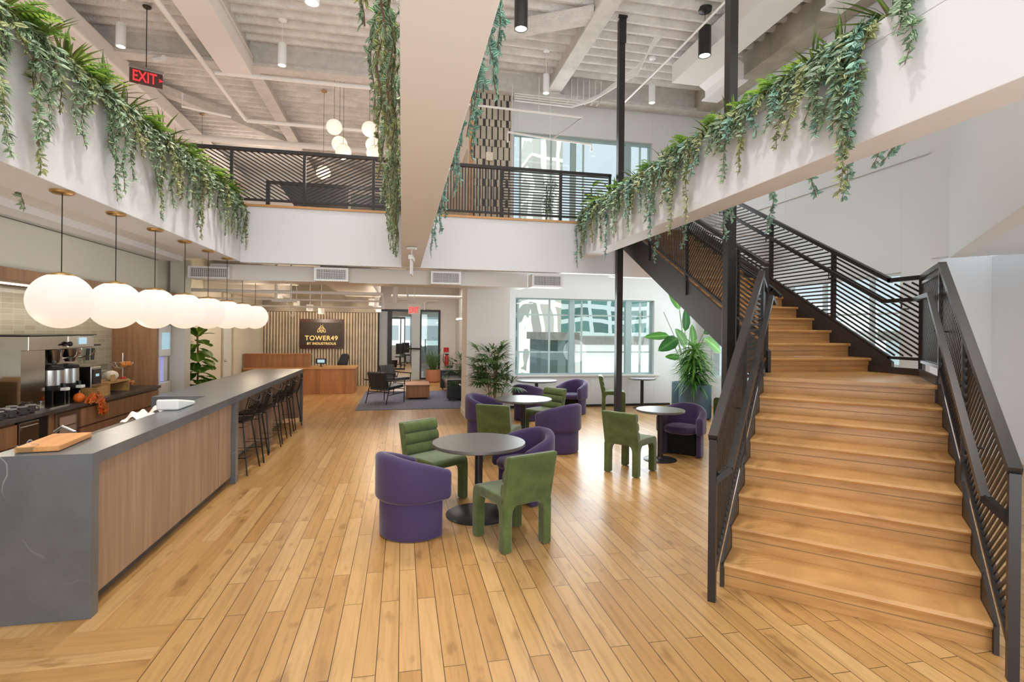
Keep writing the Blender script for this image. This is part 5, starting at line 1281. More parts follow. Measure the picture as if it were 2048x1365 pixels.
MB().box(-4.05, 8.08, 1.1, -4.04, 8.28, 1.3).build('control_panel', 'plastic', t); MB().box(-4.04, 8.14, 1.2, -4.037, 8.22, 1.235).build('display', 'screen', t)
for y in (8.12, 8.24):
    MB().lathe([(.03, 0), (.055, .08), (.055, .24)], (-4.2, y, 1.37), 20).build('hopper', 'clear', t, smooth=True); MB().tube([(-4.13, y, 1.42), (-4.12, y, 1.58)], .02).build('hopper_grip', 'plastic', t)
MB().box(-4.32, 8.0, 1.61, -4.08, 8.34, 1.635).build('hopper_lid', 'plastic', t)
# mugs, glasses
def mug(x, y, z, lab):
    t = thing('mug', lab, 'mug', (x, y, z), 'charcoal mugs on the back counter')
    MB().lathe([(.032, 0), (.042, .01), (.046, .085), (.043, .085), (.039, .012)], (x, y, z), 24).build('cup', 'mug', t, smooth=True)
    MB().tube([(x + .045 * cos(a0), y + .045 * sin(a0), z + .07) for a0 in (.2,)] + [(x + .075 * cos(.2), y + .075 * sin(.2), z + .06), (x + .07 * cos(.2), y + .07 * sin(.2), z + .03), (x + .043 * cos(.2), y + .043 * sin(.2), z + .02)], .006).build('handle', 'mug', t)
    MB().lathe([(.0465, 0), (.0465, .003), (.0425, .003), (.0425, 0)], (x, y, z + .085), 24).build('rim', 'white', t)
for i, (x, y) in enumerate([(-3.93, 6.2), (-4.06, 6.27), (-3.92, 6.37), (-4.03, 6.45), (-3.93, 6.55), (-4.07, 6.62), (-3.95, 6.71)]):
    mug(x, y, ZK, 'charcoal mug with pale rim on the back counter, %s from the camera end' % ordn(i))
def tumbler(x, y, z, lab, r=.036, h=.1, grp='glass tumblers on the back counter'):
    o = MB().lathe([(r * .8, 0), (r, h), (r * .93, h), (r * .75, .008)], (x, y, z), 24).build('glass_tumbler', 'clear', smooth=True); tag(o, lab, 'glass', grp)
for i, (x, y) in enumerate([(-4.15, 6.78), (-4.05, 6.84), (-3.95, 6.88)]): tumbler(x, y, ZK, 'clear glass tumbler beside the mugs, %s from the camera end' % ordn(i))
tumbler(-2.36, 3.96 + .02, 1.06, 'clear glass bowl at the near end of the bar beside the cutting board', .06, .045, None)
# pumpkins etc
def pumpkin(x, y, z, r, mat, lab, sz=.8):
    t = thing('pumpkin', lab, 'pumpkin', (x, y, z)); mb = MB(); n = 48; k = 16; vs = []; fs = []
    for i in range(k + 1):
        ph = pi * i / k
        for j in range(n):
            a = 2 * pi * j / n; rr = max(.0005, r * sin(ph) * (1 - .09 * abs(sin(a * 4)) ** .5 * 0 + .05 * abs(cos(a * 5)) - .03)); vs.append((x + rr * cos(a), y + rr * sin(a), z + r * sz - cos(ph) * r * sz))
    for i in range(k):
        for j in range(n): l = (j + 1) % n; fs.append((i * n + j, i * n + l, (i + 1) * n + l, (i + 1) * n + j))
    mb.add(vs, fs); mb.build('fruit', mat, t, smooth=True, angle=70)
    MB().tube([(x, y, z + 2 * r * sz - .01), (x + .008, y, z + 2 * r * sz + .03)], [.012, .007]).build('stalk', 'cane', t)
pumpkin(-3.9, 7.5, ZK, .058, 'orange', 'small orange pumpkin beside the coffee urns', 1.05)
pumpkin(-4.08, 8.62, ZK + .17, .085, 'cream', 'small white pumpkin on the bamboo riser', .85)
mb = fmb(); r = random.Random(3)
for i in range(26):
    t_ = i / 25; p = V((-3.83 + .02 * t_, 7.5 + .32 * min(1, t_ * 2), ZK + .04 - max(0, t_ - .35) * .33)) + V((r.uniform(0, .03), r.uniform(-.06, .06), r.uniform(-.03, .03)))
    a = r.uniform(0, 6.28)
    for k in range(5): leafmesh(mb, p, V((.15, cos(a + k * 1.1), sin(a + k * 1.1))), V((1, 0, .2)), .06, .045, r.random(), .1, .1)
o = mb.build('leaf_garland', ['fall'], fix=False); tag(o, 'orange autumn leaf garland hanging over the counter edge', 'garland')
o = MB().box(-4.3, 6.02, ZK, -4.1, 6.2, 1.25).prism([(6.02, 1.25), (6.2, 1.25), (6.11, 1.3)], (-4.3, 0, 0), (0, 1, 0), (0, 0, 1), (.2, 0, 0)).build('paper_bag', 'paper'); tag(o, 'brown kraft paper bag at the left edge of the back counter', 'bag'); o.location.y += .32; o.location.x -= .1
t = thing('wooden_riser', 'bamboo display riser with a stepped tray on the back counter', 'display stand', (-4.1, 8.4, ZK))
MB().box(-4.3, 8.3, ZK + .15, -3.95, 8.85, ZK + .17).box(-4.3, 8.3, ZK, -3.95, 8.32, ZK + .15).box(-4.3, 8.83, ZK, -3.95, 8.85, ZK + .15).build('riser', 'bamboo', t)
MB().box(-4.2, 8.0, ZK, -3.95, 8.28, ZK + .015).box(-4.2, 8.0, ZK, -4.18, 8.28, ZK + .13).box(-3.97, 8.0, ZK, -3.95, 8.28, ZK + .13).box(-4.2, 8.0, ZK, -3.95, 8.02, ZK + .13).box(-4.2, 8.26, ZK, -3.95, 8.28, ZK + .13).build('tray', 'bamboo', t)
o = MB().box(-4.1, 8.36, ZK + .17, -4.09, 8.54, ZK + .42).build('menu_holder', 'clear'); tag(o, 'clear acrylic menu holder on the bamboo riser', 'sign holder')
o = MB().box(-3.99, 8.4, ZK + .17, -3.97, 8.5, ZK + .27).build('wood_block', 'bamboo', bevel=.004); tag(o, 'small square wooden block sign on the riser edge', 'wood block')
t = thing('fruit_stand', 'two tier chrome wire fruit basket at the far end of the counter', 'fruit basket', (-4.12, 9.02, ZK))
bxx, byy = -4.12, 9.02
MB().tube([(bxx, byy, ZK), (bxx, byy, 1.48)], .007).build('pole', 'chrome', t)
for z, r_ in ((ZK + .02, .17), (1.24, .15)):
    mb = MB()
    for rr, zz_ in ((.05, 0), (.1, .02), (r_ * .85, .055), (r_, .1)): mb.tube([(bxx + rr * cos(2 * pi * k / 28), byy + rr * sin(2 * pi * k / 28), z + zz_) for k in range(28)], .003, 5, closed=True)
    for k in range(14): a = 2 * pi * k / 14; mb.tube([(bxx + rr * cos(a), byy + rr * sin(a), z + zz_) for rr, zz_ in ((.02, 0), (.1, .02), (r_ * .85, .055), (r_, .1))], .0022, 4)
    mb.build('wire_bowl', 'chrome', t)
def fruit(x, y, z, r, mat, name, lab):
    t = thing(name, lab, 'fruit', (x, y, z - r), 'fruit in the two tier basket')
    MB().lathe([(.001, -.8 * r), (r * .35, -.92 * r), (r * .75, -.7 * r), (r, 0), (r * .85, .55 * r), (r * .5, .85 * r), (r * .2, .82 * r), (.001, .7 * r)], (x, y, z), 24).build('flesh', mat, t, smooth=True, angle=80)
    MB().tube([(x, y, z + .7 * r), (x + .004, y, z + 1.1 * r)], .003).build('stalk', 'cane', t)
fruit(bxx + .05, byy - .07, 1.31, .045, 'orangef', 'orange', 'orange at the left of the upper fruit bowl'); fruit(bxx + .05, byy + .06, 1.31, .045, 'orangef', 'orange', 'orange at the right of the upper fruit bowl')
for i, (a, b, z, m_, nm, lb) in enumerate([(.08, -.02, 1.03, 'apple_red', 'apple', 'red apple in front of the lower fruit bowl pole'), (.03, -.1, 1.03, 'apple_green', 'apple', 'green apple at the left of the lower bowl'), (.02, .09, 1.05, 'apple_green', 'apple', 'green apple at the right of the lower bowl'), (.0, .02, 1.09, 'apple_red', 'apple', 'red apple on top in the lower bowl'), (.09, .07, 1.02, 'orangef', 'orange', 'orange in the lower fruit bowl'), (-.06, -.04, 1.04, 'apple_green', 'apple', 'green apple at the back of the lower bowl')]):
    fruit(bxx + a, byy + b, z, .042, m_, nm, lb)
t = thing('sink_tap', 'small chrome fitting at the end of the cutting board', 'tap', (-2.33, 4.62, .9))
MB().tube([(-2.42, 4.6, .9), (-2.42, 4.6, 1.08), (-2.5, 4.6, 1.12), (-2.55, 4.6, 1.08)], .012).build('spout', 'chrome', t); MB().tube([(-2.42, 4.68, .9), (-2.42, 4.68, 1.05)], .012).build('lever', 'chrome', t)

# ================================================================== ducts, vents and pipes of the lower ceiling
S('ceiling_duct', MB().box(-3.3, 10.15, 2.72, 2.4, 10.75, 3.0).box(-1.55, 10.7, 2.78, -.6, 15.5, 3.1).box(-3.9, 11.6, 2.8, -2.2, 12.2, 3.05), 'duct', bevel=.01)
S('ceiling_duct', MB().box(-5.2, 13.0, 2.75, -3.2, 16.5, 3.1), 'duct')
def vent(x0, x1, lab, y=9.86, zt_=2.96, zb=2.72):
    t = thing('air_vent', lab, 'vent', ((x0 + x1) / 2, y + .15, zb), 'air vents under the balcony edge')
    MB().box(x0, y + .03, zb, x1, y + .35, zt_).build('vent_box', 'duct', t)
    MB().box(x0, y, zb, x1, y + .03, zb + .035).box(x0, y, zt_ - .035, x1, y + .03, zt_).box(x0, y, zb, x0 + .04, y + .03, zt_).box(x1 - .04, y, zb, x1, y + .03, zt_).build('frame', 'white', t)
    MB().box(x0 + .04, y + .028, zb + .035, x1 - .04, y + .032, zt_ - .035).build('backing', 'counter', t)
    mb = MB(); n = 18
    for i in range(n): x = x0 + .05 + (x1 - x0 - .1) * i / (n - 1); mb.box(x - .004, y + .01, zb + .035, x + .004, y + .026, zt_ - .035)
    for i in range(8): z = zb + .05 + (zt_ - zb - .1) * i / 7; mb.box(x0 + .04, y + .005, z - .003, x1 - .04, y + .02, z + .003)
    mb.build('grille', 'white', t)
vent(-3.6, -2.94, 'white air vent grille above the bar at the left', 10.0, 2.93); vent(-1.53, -.95, 'white air vent grille above the reception sign'); vent(.51, 1.07, 'white air vent grille left of the white column top'); vent(2.43, 3.04, 'white air vent grille above the left part of the window')
pipes = [([(-4.4, 11.6, 2.62), (-.4, 11.6, 2.62), (-.4, 11.6, 2.3)], .035), ([(-4.4, 12.3, 2.5), (.3, 12.3, 2.5)], .022), ([(-4.2, 12.6, 2.36), (-.2, 12.6, 2.36), (-.2, 12.6, 2.55), (.12, 12.6, 2.55), (.12, 12.6, 3.4)], .022), ([(-2.62, 12, 3.4), (-2.62, 12, 2.5)], .03), ([(-2.32, 12, 3.4), (-2.32, 12, 2.5)], .02), ([(-2.7, 12, 2.46), (-2.2, 12, 2.46)], .035),
         ([(-.15, 11.9, 3.0), (-.15, 11.9, 2.45)], .05), ([(-1, 11.9, 2.9), (.2, 11.9, 2.9)], .045), ([(1.3, 19.9, 2.95), (.9, 19.9, 2.95), (.8, 19.9, 2.85), (.8, 19.9, 2.6)], .03), ([(-.3, 15, 2.8), (1.9, 15, 2.8)], .04)]
for i, (p, r_) in enumerate(pipes):
    o = MB().tube(p, r_, 10).build('pipe', 'pipe', smooth=True); tag(o, 'white painted pipe under the balcony ceiling, run %s' % ORD[i], 'pipe', 'white pipes above reception')
o = MB().tube([(-2.4, 12.0, 2.44), (-2.42, 12, 2.3), (-2.35, 12, 2.24), (-2.3, 12, 2.12)], .008).tube([(-2.4, 12.0, 2.44), (-2.37, 12, 2.34), (-2.24, 12, 2.2), (-2.28, 12, 2.1)], .008).build('loose_cable', 'pipe'); tag(o, 'loose white cable dangling from the pipes over the bar end', 'cable')
# upper pipes
up = [([(-3.93, -1, 7.15), (-3.93, 14.5, 7.15)], .05, 'long white sprinkler pipe running away from the camera beside the duct'),
      ([(-3.87, 12.1, 7.2), (1.4, 12.1, 7.2)], .045, 'white pipe crossing under the girder at the upper left'),
      ([(-3.9, 14.5, 7.12), (1.4, 14.5, 7.12)], .05, 'white pipe crossing the upper ceiling behind the globe clusters'),
      ([(-9, 15.9, 7.05), (1.4, 15.9, 7.05)], .085, 'thick white pipe just above the balcony railing at the left'),
      ([(-8, -1, 6.9), (-8, 0, 6.9)], .05, None),
      ([(-4.9, 13.2, 7.15), (-4.9, 13.2, 6.85), (-4.0, 13.6, 6.85)], .03, 'bent white conduit hanging behind the upper exit sign'),
      ([(1.2, 12.0, 6.98), (4.6, 11.5, 6.98), (3.9, 11.4, 6.5), (2.9, 11.9, 6.5)], .03, None)]
for p, r_, lb in up:
    if lb: o = MB().tube(p, r_, 12).build('pipe', 'pipe', smooth=True); tag(o, lb, 'pipe')
t = thing('sprinkler_pipe', 'white bent sprinkler pipe hanging before the upper window', 'pipe', (3.2, 11.3, 6.4))
MB().tube([(.4, 11.3, 6.72), (3.9, 11.3, 6.66), (3.35, 11.8, 6.3), (2.3, 11.8, 6.38), (2.3, 11.8, 6.15)], .025, 8).tube([(3.35, 11.8, 6.3), (4.3, 11.8, 6.26), (4.3, 11.8, 6.1)], .025, 8).build('pipe_run', 'pipe', t, smooth=True)
MB().tube([(2.9, 11.3, 6.68), (2.9, 11.3, 7.45)], .006).tube([(3.3, 11.8, 6.3), (3.3, 11.8, 7.5)], .006).tube([(2.4, 11.8, 6.38), (2.4, 11.8, 7.5)], .006).build('hanger', 'pipe', t)
t = thing('conduit_bundle', 'bundle of white conduits curving along the girder behind the slim column', 'conduit', (3.5, 12.0, 7.2))
mb = MB()
for k in range(4):
    z = 7.22 + k * .055; mb.tube([(2.5, 12.05, z), (3.9 + k * .1, 12.05, z - .02), (4.3 + k * .06, 11.8, z + .05), (4.9, 10.6, z + .2), (5.0 + k * .05, 9.9, 7.95)], .018, 6)
for k in range(6): x = 3.9 + k * .15; mb.tube([(x, 12.1, 7.9), (x, 12.1, 7.45), (x - .12, 12.08, 7.3)], .016, 6)
mb.build('conduits', 'pipe', t, smooth=True)
t = thing('supply_duct', 'white supply duct with angled branches along the right upper wall', 'duct', (6, 6, 7.3))
MB().box(5.7, 1.0, 7.3, 6.35, 10.6, 7.7).build('duct_body', 'duct', t)
for y in (9.6, 6.2):
    mb = MB(); mb.prism([(6.35, 7.3), (6.35, 7.6), (6.75, 7.35), (6.75, 7.02), (6.5, 7.02), (6.5, 7.2)], (0, y, 0), (1, 0, 0), (0, 0, 1), (0, 1.0, 0)); mb.build('branch', 'duct', t)
    MB().box(6.44, y - .04, 6.99, 6.82, y + 1.04, 7.02).build('grille_frame', 'white', t)
    mb = MB()
    for i in range(7): mb.box(6.48 + i * .045, y, 6.982, 6.5 + i * .045, y + 1.0, 6.99)
    mb.build('grille', 'duct', t)
o = MB().tube([(4.9, 2, 7.1), (5.0, 9, 7.15), (4.95, 11.8, 7.15)], .02).build('pipe', 'pipe'); tag(o, 'thin white pipe crossing the ceiling between the two black pendants', 'pipe')
o = MB().tube([(7.66, 1, 6.2), (7.66, 12.4, 6.2)], .035, 10).build('pipe', 'pipe', smooth=True); tag(o, 'white pipe running along the right upper wall behind the planter', 'pipe')
t = thing('ceiling_speaker', 'small square cream speaker on the checkered tile wall', 'speaker', (1.95, 12.28, 5.95)); MB().box(1.88, 12.25, 5.85, 2.05, 12.315, 6.05).build('speaker_body', 'cream', t, bevel=.015)
t = thing('security_camera', 'white camera on the upper girder left of the duct', 'camera', (-3.9, 12.1, 7.3)); MB().tube([(-5.0, 12.1, 7.35), (-4.75, 11.9, 7.3)], .06).build('camera_body', 'white', t, smooth=True)

# ================================================================== upper lounge
t = thing('screen_divider', 'dark framed divider with solid panels seen through the balcony slats', 'divider', (-2, 14, 4))
MB().box(-3.3, 13.95, 4, -3.22, 14.05, 5.5).box(-3.3, 13.95, 5.42, .4, 14.05, 5.5).box(-1.45, 13.95, 4, -1.37, 14.05, 5.5).build('frame', 'steelb', t)
MB().prism([(-3.0, 5.42), (-1.4, 5.42), (-1.4, 4.7), (-2.5, 4.7)], (0, 13.98, 0), (1, 0, 0), (0, 0, 1), (0, .03, 0)).box(-1.3, 13.98, 4.55, .4, 14.01, 5.3).build('panel', plain('dark_screen_panel', hexc('3b3c3b'), .5), t)
for i, x in enumerate((-1.9, -.75)):
    t = thing('ottoman', ['left', 'right'][i] + ' round brown ottoman at the foot of the upper railing', 'ottoman', (x, 11.2, 4.0)); MB().lathe([(.34, 0), (.38, .04), (.38, .2), (.34, .25), (.001, .26)], (x, 11.2, 4), 32).build('cushion', 'walnutd', t, smooth=True)
def stemplant(name, x, y, z, pot_r, pot_h, potmat, lab, fn):
    t = thing(name, lab, 'potted plant', (x, y, z))
    MB().lathe([(pot_r * .86, 0), (pot_r, .03), (pot_r, pot_h), (pot_r * .92, pot_h), (pot_r * .9, pot_h - .06)], (x, y, z), 40).build('pot', potmat, t, smooth=True)
    MB().cyl((x, y, z + pot_h - .07), pot_r * .9, .02).build('soil', 'soil', t)
    mb = fmb(); fn(mb, V((x, y, z + pot_h - .06)))
    return t, mb
def f_palm(mb, o, r, n=11, H=1.15, fr=10):
    for i in range(n):
        a = r.uniform(0, 6.28); b = r.uniform(.02, .2); top = o + V((cos(a) * b * 1.6, sin(a) * b * 1.6, H * r.uniform(.55, 1)))
        stemtube(mb, [o + V((cos(a) * b * .5, sin(a) * b * .5, 0)), (o + top) / 2 + V((cos(a) * .03, sin(a) * .03, 0)), top], .009)
        for k in range(fr):
            aa = r.uniform(0, 6.28); el = r.uniform(-.1, 1.1); d = V((cos(aa) * cos(el), sin(aa) * cos(el), sin(el))); st_ = top - V((0, 0, r.uniform(0, .35))); e = st_ + d * r.uniform(.18, .3)
            stemtube(mb, [st_, e], .003)
            tn = r.random(); sd = d.cross(V((0, 0, 1))).normalized()
            for q in range(9):
                an = -1.25 + 2.5 * q / 8; dr = d * cos(an) + sd * sin(an)
                leafmesh(mb, e, dr, V((0, 0, 1)), r.uniform(.2, .29), .028, tn, .35, .2, ((0, .5), (.2, .8), (.5, 1), (.85, .9), (1, .3)))
t, mb = stemplant('potted_palm', 1.82, 10.5, 0, .19, .35, 'white', 'rhapis palm with fan leaves in front of the white column', lambda mb, o: f_palm(mb, o, random.Random(11)))
mb.build('foliage', ['palm', 'cane'], t, fix=False, smooth=True)
t, mb = stemplant('potted_palm', 1.6, 12.85, 0, .16, .3, 'white', 'rhapis palm half hidden behind the column beside the sofa', lambda mb, o: f_palm(mb, o, random.Random(12), 7, 1.0))
mb.build('foliage', ['palm', 'cane'], t, fix=False, smooth=True)
def f_pencil(mb, o, r):
    for i in range(85):
        a = r.uniform(0, 6.28); b = r.uniform(0, .1); s = o + V((cos(a) * b, sin(a) * b, 0)); p = s; d = V((cos(a) * .25, sin(a) * .25, 1)).normalized(); pts = [p]
        for k in range(4):
            d = (d + V((r.uniform(-.4, .4), r.uniform(-.4, .4), r.uniform(-.05, .2)))).normalized(); p = p + d * r.uniform(.06, .24); pts.append(p)
        stemtube(mb, pts, .006, 0, 4)
t, mb = stemplant('potted_shrub', 1.12, 19.2, 0, .27, .45, 'tan', 'twiggy pencil plant in a terracotta pot beside the glass entrance', lambda mb, o: f_pencil(mb, o, random.Random(13)))
mb.build('foliage', ['palm'], t, fix=False)
def f_fig(mb, o, r, H=1.5, n=70, size=.3, spread=.22, lo=.15):
    stemtube(mb, [o, o + V((.03, .02, H * .5)), o + V((0, .03, H))], .018)
    for i in range(n):
        h = H * (lo + (1 - lo) * i / n); a = i * 2.4 + r.uniform(-.3, .3); el = r.uniform(-.3, .5) + (.6 if i > n * .85 else 0); d = V((cos(a) * cos(el), sin(a) * cos(el), sin(el)))
        leafmesh(mb, o + V((0, 0, h)) + d * .05, d, V((0, 0, 1)), size * r.uniform(.75, 1.1), size * .8, r.random(), .45, .15, ((0, .3), (.15, .55), (.4, .75), (.7, 1), (.92, .75), (1, 0)))
t, mb = stemplant('potted_fig', -4.0, 11.6, 0, .2, .4, 'white', 'fiddle leaf fig standing behind the end of the kitchen by the bar', lambda mb, o: f_fig(mb, o, random.Random(14), 1.45, 46, .33))
mb.build('foliage', ['fig', 'cane'], t, fix=False, smooth=True)
# big bird of paradise
def f_bird(mb, o, r):
    lv = [(V((-.25, -.1, 1.75)), .55, .2, V((-.35, 0, .9))), (V((-.05, 0, 1.25)), .5, .16, V((.15, 0, 1))), (V((-.45, 0, 1.15)), .5, .15, V((-.9, 0, .0))), (V((-.35, -.2, 1.1)), .5, .24, V((-.8, -.3, -.4))), (V((.45, 0, 1.1)), .55, .22, V((.7, 0, -.4))), (V((.3, -.2, 1.2)), .4, .14, V((.6, -.2, .4))),
          (V((-.2, -.3, .9)), .5, .2, V((-.4, -.4, .5))), (V((-.3, -.25, .65)), .3, .12, V((-.8, 0, .1))), (V((.05, -.2, .9)), .45, .13, V((0, -.1, 1))), (V((.15, .1, 1.35)), .35, .12, V((.3, 0, -.5)))]
    for p, L, w, d in lv:
        e = o + p; stemtube(mb, [o + V((p.x * .1, p.y * .1, 0)), o + V((p.x * .45, p.y * .45, p.z * .6)), e], .011)
        leafmesh(mb, e, d, V((0, -1, .3)), L * 1.15, w * 1.35, r.random(), .25, .15, ((0, .15), (.15, .7), (.4, 1), (.7, .8), (.9, .4), (1, 0)))
    stemtube(mb, [o, o + V((-.2, 0, .9)), o + V((-.6, 0, 1.7))], .008)
t, mb = stemplant('potted_bird_of_paradise', 6.55, 11.35, 0, .33, .7, 'bluepot', 'tall bird of paradise plant in a slate blue planter by the window corner', lambda mb, o: f_bird(mb, o, random.Random(15)))
mb.build('foliage', ['bird', 'stem'], t, fix=False, smooth=True)
def f_drac(mb, o, r, n=270, H=.85):
    for c in range(3):
        q = o + V((r.uniform(-.12, .12), r.uniform(-.12, .12), 0)); stemtube(mb, [q, q + V((0, 0, H * .9))], .02)
        for i in range(n // 3):
            h = H * r.uniform(.05, 1) ; a = r.uniform(0, 6.28); el = r.uniform(-.1, 1.0) + (.3 if h > H * .85 else 0); d = V((cos(a) * cos(el), sin(a) * cos(el), sin(el)))
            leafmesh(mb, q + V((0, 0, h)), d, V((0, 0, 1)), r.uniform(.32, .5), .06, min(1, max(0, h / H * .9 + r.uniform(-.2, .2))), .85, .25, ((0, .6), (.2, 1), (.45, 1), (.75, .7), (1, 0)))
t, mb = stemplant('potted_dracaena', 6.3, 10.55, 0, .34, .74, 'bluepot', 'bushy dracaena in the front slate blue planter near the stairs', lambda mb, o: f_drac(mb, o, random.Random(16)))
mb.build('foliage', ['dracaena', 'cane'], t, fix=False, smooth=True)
t, mb = stemplant('potted_tree', 7.15, 7.7, 0, .22, .4, 'white', 'leafy potted tree by the side window, seen through the stair railing', lambda mb, o: f_fig(mb, o, random.Random(17), 1.7, 110, .17, lo=.35))
mb.build('foliage', ['dracaena', 'cane'], t, fix=False, smooth=True)
def f_up(mb, o, r):
    for i in range(6):
        a = r.uniform(0, 6.28); b = .25; top = o + V((cos(a) * b, sin(a) * b, r.uniform(.8, 1.15))); stemtube(mb, [o, (o + top) / 2 + V((0, 0, .05)), top], .006)
        for k in range(16): t_ = .35 + .65 * k / 16; p = o.lerp(top, t_); aa = r.uniform(0, 6.28); leafmesh(mb, p, V((cos(aa), sin(aa), .2)), V((0, 0, 1)), .17, .045, .1, .4, .1)
t, mb = stemplant('potted_plant', 3.15, 11.6, 4.0, .16, .3, 'white', 'dark leafy plant behind the balcony railing before the upper window', lambda mb, o: f_up(mb, o, random.Random(18)))
mb.build('foliage', ['palm', 'stem'], t, fix=False, smooth=True)
t, mb = stemplant('potted_fig', 4.25, 11.6, 4.0, .16, .3, 'white', 'bright green fig behind the balcony railing near the slim column', lambda mb, o: f_fig(mb, o, random.Random(19), .95, 24, .24, lo=.3))
mb.build('foliage', ['fig', 'stem'], t, fix=False, smooth=True)

# ================================================================== outside
def building(x0, y0, z0, x1, y1, z1, mat, lab):
    t = thing('building', lab, 'building', ((x0 + x1) / 2, y0, z0)); MB().box(x0, y0, z0, x1, y1, z1).build('facade', mat, t); MB().box(x0 - .2, y0 - .2, z1, x1 + .2, y1, z1 + .4).build('parapet', 'concrete', t)
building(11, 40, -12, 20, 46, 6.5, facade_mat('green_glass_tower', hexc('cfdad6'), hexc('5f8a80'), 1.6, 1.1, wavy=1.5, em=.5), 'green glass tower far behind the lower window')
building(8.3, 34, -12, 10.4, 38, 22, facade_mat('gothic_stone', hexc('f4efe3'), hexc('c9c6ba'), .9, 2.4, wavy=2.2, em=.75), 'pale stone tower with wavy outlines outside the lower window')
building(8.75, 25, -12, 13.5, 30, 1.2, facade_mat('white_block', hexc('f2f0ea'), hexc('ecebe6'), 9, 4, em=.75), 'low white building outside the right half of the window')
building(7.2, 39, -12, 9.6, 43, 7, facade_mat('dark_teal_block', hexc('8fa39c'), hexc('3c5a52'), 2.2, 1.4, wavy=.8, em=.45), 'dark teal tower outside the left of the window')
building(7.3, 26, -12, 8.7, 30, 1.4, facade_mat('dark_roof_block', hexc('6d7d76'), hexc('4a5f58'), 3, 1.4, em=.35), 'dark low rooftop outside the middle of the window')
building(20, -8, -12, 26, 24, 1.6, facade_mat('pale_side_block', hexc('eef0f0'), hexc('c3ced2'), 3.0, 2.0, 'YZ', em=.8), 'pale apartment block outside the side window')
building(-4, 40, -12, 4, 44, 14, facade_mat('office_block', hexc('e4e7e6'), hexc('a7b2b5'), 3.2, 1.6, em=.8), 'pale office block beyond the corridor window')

# ================================================================== lights
def area(name, loc, rot, sx, sy, e, col=(1, 1, 1)):
    l = bpy.data.lights.new(name, 'AREA'); l.shape = 'RECTANGLE'; l.size = sx; l.size_y = sy; l.energy = e; l.color = col
    o = bpy.data.objects.new(name, l); COL.objects.link(o); o.location = loc; o.rotation_euler = rot; return o
def point(name, loc, e, col=(1, .85, .68), r=.1):
    l = bpy.data.lights.new(name, 'POINT'); l.energy = e; l.color = col; l.shadow_soft_size = r
    o = bpy.data.objects.new(name, l); COL.objects.link(o); o.location = loc; return o
def spotl(name, loc, tgt, e, ang, col=(1, .9, .78), r=.05, blend=.6):
    l = bpy.data.lights.new(name, 'SPOT'); l.energy = e; l.color = col; l.spot_size = R(ang); l.spot_blend = blend; l.shadow_soft_size = r
    o = bpy.data.objects.new(name, l); COL.objects.link(o); o.location = loc
    o.rotation_euler = (V(tgt) - V(loc)).to_track_quat('-Z', 'Y').to_euler(); return o
area('window_daylight', (4.5, 12.35, 1.8), (R(-90), 0, 0), 3.6, 1.8, 130, (.86, .95, 1))
area('upper_window_daylight', (4.4, 12.35, 5.5), (R(-90), 0, 0), 3.6, 2.3, 100, (.86, .95, 1))
area('side_window_daylight', (7.6, 9.6, 1.8), (0, R(90), 0), 2.0, 5.0, 120, (.9, .96, 1))
W_ = (1, .95, .88)
spotl('pendant_spot', (1.94, 8.85, 7.0), (1.7, 6.5, 0), 600, 80, W_, r=.12)
spotl('pendant_spot', (-1.45, 8.9, 7.0), (-.8, 6.5, 0), 600, 80, W_, r=.12)
spotl('pendant_spot', (1.6, 3.2, 7.6), (1.0, 4.4, 0), 380, 85, W_, r=.1)
spotl('pendant_spot', (-1.2, 4.0, 7.6), (-.6, 5.0, 0), 550, 85, W_, r=.1)
spotl('pendant_spot', (5.6, 4.3, 7.6), (4.6, 5.5, 1.4), 450, 70, W_, r=.1)
for y in (13.8, 15.5):
    for x in (-2.8, -.7): point('reception_light', (x, y, 2.2), 20, (1, .82, .62), .15)
for x in (-3.6, -2.4, -1.3): spotl('wall_washer', (x, 17.2, 3.3), (x, 18.1, .9), 45, 80, (1, .78, .52))
point('kitchen_light', (-3.2, 7.0, 1.7), 9, (1, .88, .72), .2); point('kitchen_light', (-3.2, 5.0, 1.6), 8, (1, .88, .72), .2); point('hall_light', (-3.3, 13, 2.3), 22, (1, .78, .55), .2)
area('counter_strip_light', (-4.2, 6.5, 2.31), (0, 0, 0), .05, 6, 20, (1, .88, .7))
area('upper_ceiling_light', (-4, 15.5, 5.0), (R(180), 0, 0), 8, 8, 120, (1, .9, .82))
area('upper_left_fill', (-6.5, 6.5, 4.3), (R(180), 0, 0), 4, 8, 110, (1, .92, .86))  # added uplight without a fixture, brightens the left ceiling
point('upper_back_fill', (-4.5, 18.5, 6.2), 90, (1, .9, .78), .4)  # added lamp without a fixture, brightens the upper back wall
point('stair_wall_fill', (7.4, 3.2, 1.0), 45, (.93, .97, 1), .5)  # added lamp out of view, lightens the soffit and right wall
point('upper_glow', (-1.2, 13, 5.5), 40, (1, .87, .72), .3)
area('ceiling_fill', (-1.35, 4.5, 4.5), (R(180), 0, 0), 2.0, 8, 95, (1, .94, .9))  # added upward light without a fixture, brightens the deck
area('ceiling_fill', (1.9, 4.5, 4.5), (R(180), 0, 0), 2.0, 8, 95, (1, .97, .95))  # second added upward light for the deck
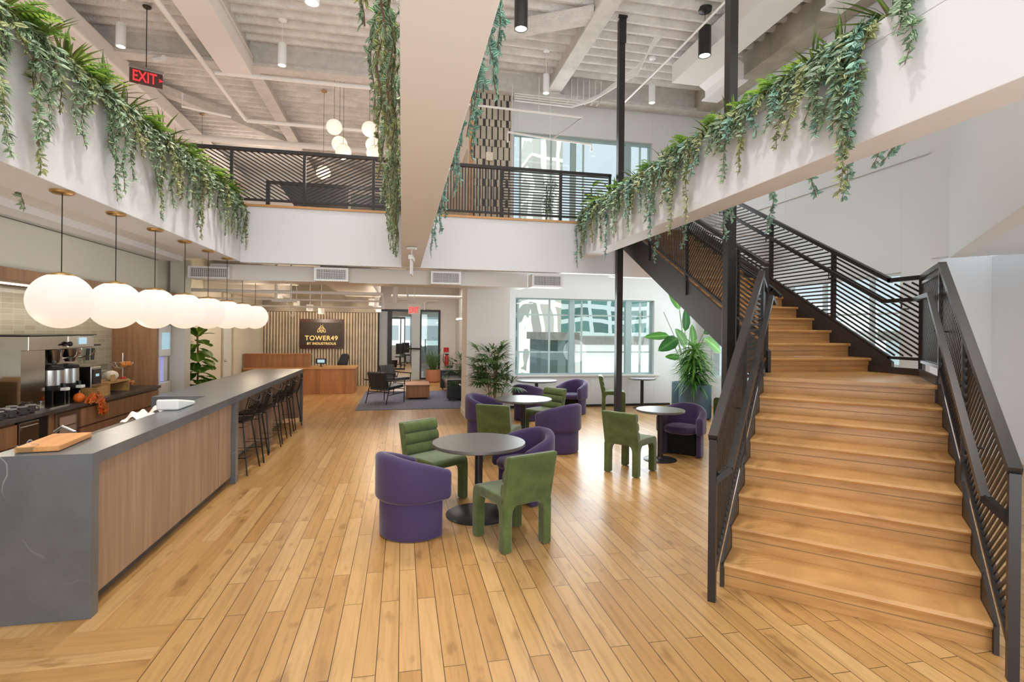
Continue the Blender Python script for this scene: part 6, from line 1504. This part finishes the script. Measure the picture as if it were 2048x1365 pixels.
area('table_hall_light', (3.4, 10.6, 2.65), (0, 0, 0), .5, .3, 10, (1, .97, .93))
area('corridor_light', (-.4, 25, 2.9), (0, 0, 0), 1.5, 8, 150, (1, .97, .92))
area('lounge_light', (.8, 16.5, 3.3), (0, 0, 0), 2, 4, 70, (1, .95, .9))
area('rear_fill', (1.0, -2.2, 3.2), (R(90), 0, 0), 9, 6.3, 310, (.97, .98, 1))  # added broad light behind the camera, lifts the beam undersides
area('low_fill', (.3, -1.6, .25), (R(140), 0, 0), 6, 1.6, 140, (.88, .94, 1))  # added cool light near the floor, neutralises the beam undersides
area('overhead_fill', (.3, 4, 7.85), (0, 0, 0), 6, 8, 150, (1, .98, .96))  # added overhead light for the general level, the deck has no opening

w = bpy.data.worlds.new('sky'); SC.world = w; w.use_nodes = True
bg = w.node_tree.nodes['Background']; bg.inputs[0].default_value = (.80, .91, 1.0, 1); bg.inputs[1].default_value = 1.1

# ================================================================== camera
F_ = 1060.0; a = math.atan(220 / F_); roll = .01
Fv = V((sin(a), cos(a), 0)); Rv = V((cos(a), -sin(a), 0)); Uv = V((0, 0, 1))
R2 = Rv * cos(roll) + Uv * sin(roll); U2 = Uv * cos(roll) - Rv * sin(roll)
cam = bpy.data.cameras.new('camera'); co = bpy.data.objects.new('camera', cam); COL.objects.link(co)
m = Matrix((( R2.x, U2.x, -Fv.x, 0), (R2.y, U2.y, -Fv.y, 0), (R2.z, U2.z, -Fv.z, 1.88), (0, 0, 0, 1)))
co.matrix_world = m
cam.sensor_width = 36; cam.lens = F_ / 2048 * 36; cam.shift_x = 0; cam.shift_y = -(682.5 - 661) / 2048
cam.clip_start = .05; cam.clip_end = 300
SC.camera = co
SC.view_settings.view_transform = 'Standard'; SC.view_settings.look = 'None'; SC.view_settings.exposure = -.12; SC.view_settings.gamma = 1
SC.cycles.max_bounces = 8; SC.cycles.diffuse_bounces = 4; SC.cycles.glossy_bounces = 3; SC.cycles.transparent_max_bounces = 12; SC.cycles.caustics_reflective = False; SC.cycles.caustics_refractive = False
SC.cycles.sample_clamp_indirect = 4
